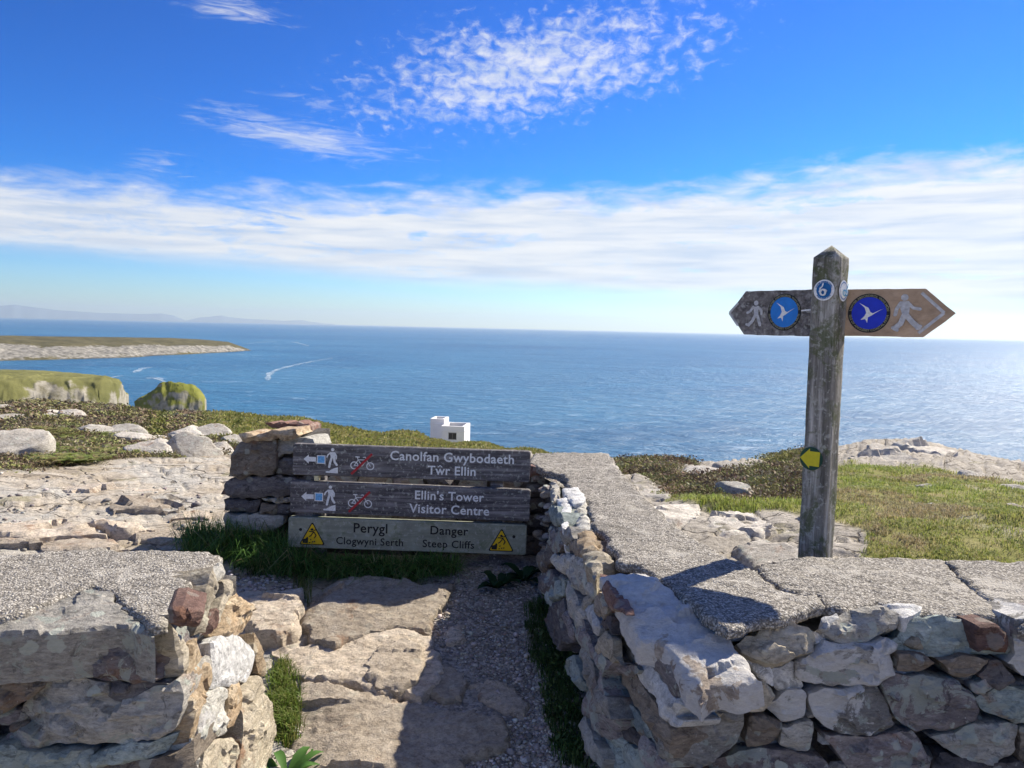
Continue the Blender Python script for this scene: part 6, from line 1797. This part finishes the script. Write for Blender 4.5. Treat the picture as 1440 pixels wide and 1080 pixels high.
def grow_heath():
    x, y, z, r, zn, rs = candidates(17000, 6.0, 95.0, power=1.25, seed=2)
    he, gr, _, _, qx, qy = zn
    patch_ = fbm(np.stack([x, y, 0 * x], -1) * 0.35 / np.maximum(1, r[:, None] / 16), 3)
    ok = (he > 0.55) & (qy > 545)
    for bx, by, br in BOULDERS:                      # nothing grows on, or hard against the near side of, a rock
        rb = math.hypot(bx, by); dd = np.stack([x - bx, y - by], 1); al = dd @ np.array([bx, by]) / rb; ac = np.abs(dd @ np.array([by, -bx]) / rb)
        ok &= ~((ac < br * 0.95) & (al < br * 0.9) & (al > -max(br * 1.3, 0.05 * rb)))
    temps = [clump_t(58, 20 + k, 1.0, 0.8, 0.22) for k in range(6)]
    i = np.where(ok)[0]
    cols = palette(rs, len(i), [(0.17, 0.115, 0.075), (0.23, 0.165, 0.11), (0.19, 0.165, 0.085), (0.29, 0.23, 0.15), (0.25, 0.24, 0.10), (0.33, 0.29, 0.19), (0.12, 0.09, 0.06), (0.27, 0.27, 0.10), (0.22, 0.23, 0.08)])
    g = (patch_[i] > 0.30); cols[g] = palette(rs, int(g.sum()), [(0.19, 0.20, 0.05), (0.25, 0.235, 0.075), (0.15, 0.165, 0.045), (0.28, 0.25, 0.11)])
    sc = np.interp(r[i], [6, 12, 30, 95], [0.15, 0.22, 0.48, 1.1]) * rs.uniform(0.7, 1.35, len(i))
    zs_ = sc * np.interp(r[i], [6, 20, 95], [0.75, 0.62, 0.4]); nr = r[i] < 17
    fine_ = [clump_t(105, 40 + k, 1.0, 0.62, 0.14) for k in range(6)]
    for sel, tp, lab in ((nr, fine_, 'brown heather and low scrub on the near headland slopes'), (~nr, temps, 'brown heather and scrub on the farther slopes above the sea')):
        scatter('heather', tp, np.stack([x[i], y[i], z[i] - 0.02], 1)[sel], sc[sel], cols[sel], TWIG, lab, 'heather', zscale=zs_[sel], seed=3)
    # bracken, brighter, in the hollow at left
    x, y, z, r, zn, rs = candidates(6000, 7.0, 17.0, -36, -16, 1.0, 5)
    he, gr, _, _, qx, qy = zn
    n_ = fbm(np.stack([x, y, 0 * x], -1) * 0.8, 3)
    ok = (he > 0.5) & (qy > 604) & (n_ + 0.25 * np.exp(-((qx - 90) / 60) ** 2) + 0.2 * np.exp(-((qx - 195) / 60) ** 2) > 0.26) & (qx < 330)
    i = np.where(ok)[0]
    cols = palette(rs, len(i), [(0.20, 0.25, 0.05), (0.27, 0.29, 0.08), (0.15, 0.18, 0.045), (0.32, 0.30, 0.12), (0.24, 0.20, 0.09)])
    scatter('bracken', [frond_t(5, 60 + k) for k in range(4)], np.stack([x[i], y[i], z[i]], 1), rs.uniform(0.06, 0.15, len(i)), cols, LEAF, 'bright green bracken in the heather at left', 'bracken', seed=6)


grow_heath()


def grow_turf():
    x, y, z, r, zn, rs = candidates(34000, 3.2, 17.0, 5, 38, 1.2, 8)
    he, gr, gv, pl_, qx, qy = zn
    pt = fbm(np.stack([x, y, 0 * x], -1) * 1.6 + 3, 3)
    ok = (gr > rs.uniform(0.25, 0.9, len(x))) & (pt > rs.uniform(-0.5, 0.12, len(x)))
    i = np.where(ok)[0]
    n_ = fbm(np.stack([x[i], y[i], 0 * i], -1) * 0.9, 3)
    cols = palette(rs, len(i), [(0.32, 0.35, 0.085), (0.38, 0.39, 0.12), (0.26, 0.31, 0.065), (0.44, 0.40, 0.18)])
    g = n_ > 0.12; cols[g] = palette(rs, int(g.sum()), [(0.32, 0.38, 0.08), (0.27, 0.32, 0.07), (0.38, 0.42, 0.11)])
    b = n_ < -0.18; cols[b] = palette(rs, int(b.sum()), [(0.38, 0.31, 0.17), (0.33, 0.28, 0.13), (0.45, 0.38, 0.22)])
    hs_ = np.where(np.abs(qx[i] - 1080) < 75, 1.3, 1.0) * np.where((qx[i] < 1140) & (qy[i] < 715), 1.2, 1.0)
    scatter('turf', [tuft_t(9, 0.055, 0.035, 0.005, 1.0, 30 + k) for k in range(6)], np.stack([x[i], y[i], z[i]], 1), np.interp(r[i], [4, 8, 16], [0.8, 1.2, 2.4]), cols, LEAF, 'short green and straw-coloured turf behind the right wall', 'grass', zscale=np.interp(r[i], [4, 8, 16], [0.45, 0.65, 1.1]) * hs_, seed=9)
    # rough grass on the far left slope
    x, y, z, r, zn, rs = candidates(9000, 9.0, 150.0, -32, 5, 1.1, 12)
    he, gr, gv, pl_, qx, qy = zn
    i = np.where((gr > 0.4) & (qy > 560))[0]
    cols = palette(rs, len(i), [(0.26, 0.27, 0.065), (0.31, 0.29, 0.09), (0.20, 0.21, 0.055), (0.34, 0.30, 0.13)])
    scatter('rough_grass', [clump_t(30, 70 + k, 1.0, 0.35, 0.3) for k in range(4)], np.stack([x[i], y[i], z[i]], 1), np.interp(r[i], [9, 20, 60, 150], [0.25, 0.45, 1.1, 2.2]), cols, LEAF, 'rough olive grass on the far slope left of the white tower', 'grass', seed=13)


grow_turf()


def in_px(poly, n, z, seed):
    """ground points whose photo position falls in a polygon"""
    rs = np.random.RandomState(seed); a = np.array(poly, float); lo, hi = a.min(0), a.max(0)
    q = rs.uniform(lo, hi, (n, 2)); q = q[inpoly(q[:, 0], q[:, 1], poly)]
    P = at_z(q[:, 0], q[:, 1], z)
    zz, _ = ground(P[:, 0], P[:, 1])
    P = at_z(q[:, 0], q[:, 1], float(np.median(zz))) if len(q) else P
    zz, _ = ground(P[:, 0], P[:, 1]); P[:, 2] = zz
    return P, q, rs


def near_plants():
    # long grass at the foot of the pier and along under the boards
    P1, q1, rs = in_px([(300, 748), (325, 745), (420, 768), (430, 800), (390, 806), (318, 790)], 420, 0.27, 21)
    P2, q2, _ = in_px([(410, 780), (640, 790), (636, 808), (420, 806)], 420, 0.27, 22)
    P1[:, 1] = np.minimum(P1[:, 1], 4.30); P2[:, 1] = np.minimum(P2[:, 1], 4.14)
    P = np.concatenate([P1, P2]); n = len(P)
    cols = palette(rs, n, [(0.085, 0.19, 0.04), (0.11, 0.23, 0.05), (0.16, 0.27, 0.065), (0.06, 0.14, 0.035), (0.33, 0.31, 0.15), (0.12, 0.24, 0.055)])
    hz = np.concatenate([rs.uniform(0.8, 1.5, len(P1)), rs.uniform(0.4, 0.85, len(P2))])
    scatter('long_grass', [tuft_t(12, 0.18, 0.05, 0.0055, 1.7, 90 + k) for k in range(8)], P, 1.0, cols, LEAF, 'long dark green grass at the foot of the pier and sign boards', 'grass', zscale=hz, seed=23)
    # grass at the foot of the walls
    Pa, _, rs = in_px([(386, 955), (402, 945), (416, 970), (414, 1030), (392, 1035)], 260, 0.15, 25)
    cols = palette(rs, len(Pa), [(0.13, 0.20, 0.03), (0.18, 0.24, 0.05), (0.20, 0.21, 0.06)])
    scatter('short_grass', [tuft_t(10, 0.06, 0.03, 0.004, 1.0, 110 + k) for k in range(4)], Pa, 1.0, cols, LEAF, 'strip of yellow-green grass at the foot of the left wall end', 'grass', seed=26)
    Pb, _, rs = in_px([(744, 860), (768, 850), (800, 880), (806, 930), (770, 945), (750, 915)], 300, 0.2, 27)
    Pc, _, _ = in_px([(768, 965), (800, 950), (815, 1000), (826, 1065), (800, 1060), (778, 1020)], 260, 0.15, 28)
    Pb = np.concatenate([Pb, Pc])
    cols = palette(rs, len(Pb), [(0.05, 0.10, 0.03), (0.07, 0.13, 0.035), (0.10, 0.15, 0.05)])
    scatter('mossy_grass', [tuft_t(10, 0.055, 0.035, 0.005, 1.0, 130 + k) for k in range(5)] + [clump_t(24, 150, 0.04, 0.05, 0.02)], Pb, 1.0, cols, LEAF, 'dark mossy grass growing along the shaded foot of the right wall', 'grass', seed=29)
    Pd, _, rs = in_px([(455, 845), (560, 838), (600, 850), (520, 862), (440, 880), (436, 900), (470, 900)], 120, 0.27, 31)
    Pd2, _, _ = in_px([(418, 820), (430, 815), (436, 840), (430, 860)], 60, 0.27, 32); Pd = np.concatenate([Pd, Pd2])
    Pd[:, 2] += 0.03
    cols = palette(rs, len(Pd), [(0.17, 0.19, 0.05), (0.22, 0.21, 0.08), (0.12, 0.17, 0.04)])
    scatter('thin_grass', [tuft_t(7, 0.035, 0.03, 0.003, 1.0, 160 + k) for k in range(4)], Pd, 1.0, cols, LEAF, 'sparse grass rooted in cracks of the path bedrock', 'grass', seed=33)
    # leafy weeds: single plants
    for k, (qx, qy, z, s, nl, col, lab) in enumerate((
            (405, 1070, 0.13, 0.17, 15, (0.075, 0.17, 0.035), 'large bright green dock plant at the foot of the left wall'),
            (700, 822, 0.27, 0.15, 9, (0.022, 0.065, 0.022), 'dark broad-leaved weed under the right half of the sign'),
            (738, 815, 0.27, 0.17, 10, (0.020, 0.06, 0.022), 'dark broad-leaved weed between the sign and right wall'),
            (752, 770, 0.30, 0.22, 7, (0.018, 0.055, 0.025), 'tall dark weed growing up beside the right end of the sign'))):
        p = at_z(float(qx), float(qy), z); zz = float(ground(p[:1], p[1:2])[0][0])
        V, F = leafy_t(nl, 200 + k, 1.0, 0.13 if k == 0 else 0.20)
        rs = np.random.RandomState(k)
        t = thing('weed', lab, 'plant', (p[0], p[1], zz))
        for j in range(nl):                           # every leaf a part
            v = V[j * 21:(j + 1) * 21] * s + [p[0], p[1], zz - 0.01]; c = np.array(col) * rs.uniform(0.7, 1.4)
            f = F[j * 24:(j + 1) * 24] - j * 21
            if k == 3: v[:, 2] += 0.05 * j * 0.9
            mk('leaf', v, f.astype(np.int32), LEAF, t, attr={'tint': np.tile(c, (len(v), 1))})
        st = []
        top = zz + (0.30 if k == 3 else 0.03)
        pr = [(p[0] + 0.006 * math.cos(a), p[1] + 0.006 * math.sin(a)) for a in np.linspace(0, 2 * math.pi, 7)[:-1]]
        v, f = prism(pr, zz - 0.03, top); mk('stem', v, f, LEAF, t, attr={'tint': np.tile(np.array(col) * 0.8, (len(v), 1))})


near_plants()


def gravel():
    V0, F0 = ICO1
    temps = []
    for k in range(6):
        rs = np.random.RandomState(300 + k); v = V0 * (1 + 0.25 * rs.normal(size=(len(V0), 1)) * 0.7) * [1.0, 0.75, 0.5]; temps.append((v, F0))
    P, q, rs = in_px([(620, 830), (760, 825), (790, 900), (806, 960), (835, 1100), (600, 1100), (690, 1010), (735, 1000), (655, 945), (600, 900), (606, 860)], 8200, 0.2, 41)
    P2, q2, _ = in_px([(380, 900), (560, 880), (620, 960), (600, 1100), (390, 1100)], 350, 0.15, 42)
    P3, q3, _ = in_px([(0, 680), (300, 680), (312, 745), (270, 775), (0, 770)], 150, 0.3, 43)
    P4, q4, _ = in_px([(320, 800), (420, 808), (420, 830), (330, 835)], 300, 0.28, 44)
    x = np.concatenate([P, P2, P3, P4])
    sc = np.concatenate([rs.uniform(0.003, 0.0095, len(P)) * (1 + 1.2 * (rs.uniform(0, 1, len(P)) > 0.95)), rs.uniform(0.003, 0.009, len(P2)), rs.uniform(0.004, 0.02, len(P3)) * (1 + 1.0 * (np.random.RandomState(5).uniform(0, 1, len(P3)) > 0.93)), rs.uniform(0.006, 0.016, len(P4))])
    cols = palette(rs, len(x), [(0.30, 0.27, 0.24), (0.20, 0.185, 0.17), (0.40, 0.37, 0.33), (0.26, 0.22, 0.20), (0.50, 0.47, 0.43)])
    m, nt, b = new_mat('pebbles'); setp(nt, b, Base_Color=nd(nt, 'ShaderNodeAttribute', attribute_name='tint', attribute_type='GEOMETRY').outputs['Color'], Roughness=0.85)
    x[:, 2] += sc * 0.25
    scatter('gravel', temps, x, sc, cols, m, 'loose grey gravel strewn on the path', 'gravel', seed=45)


gravel()
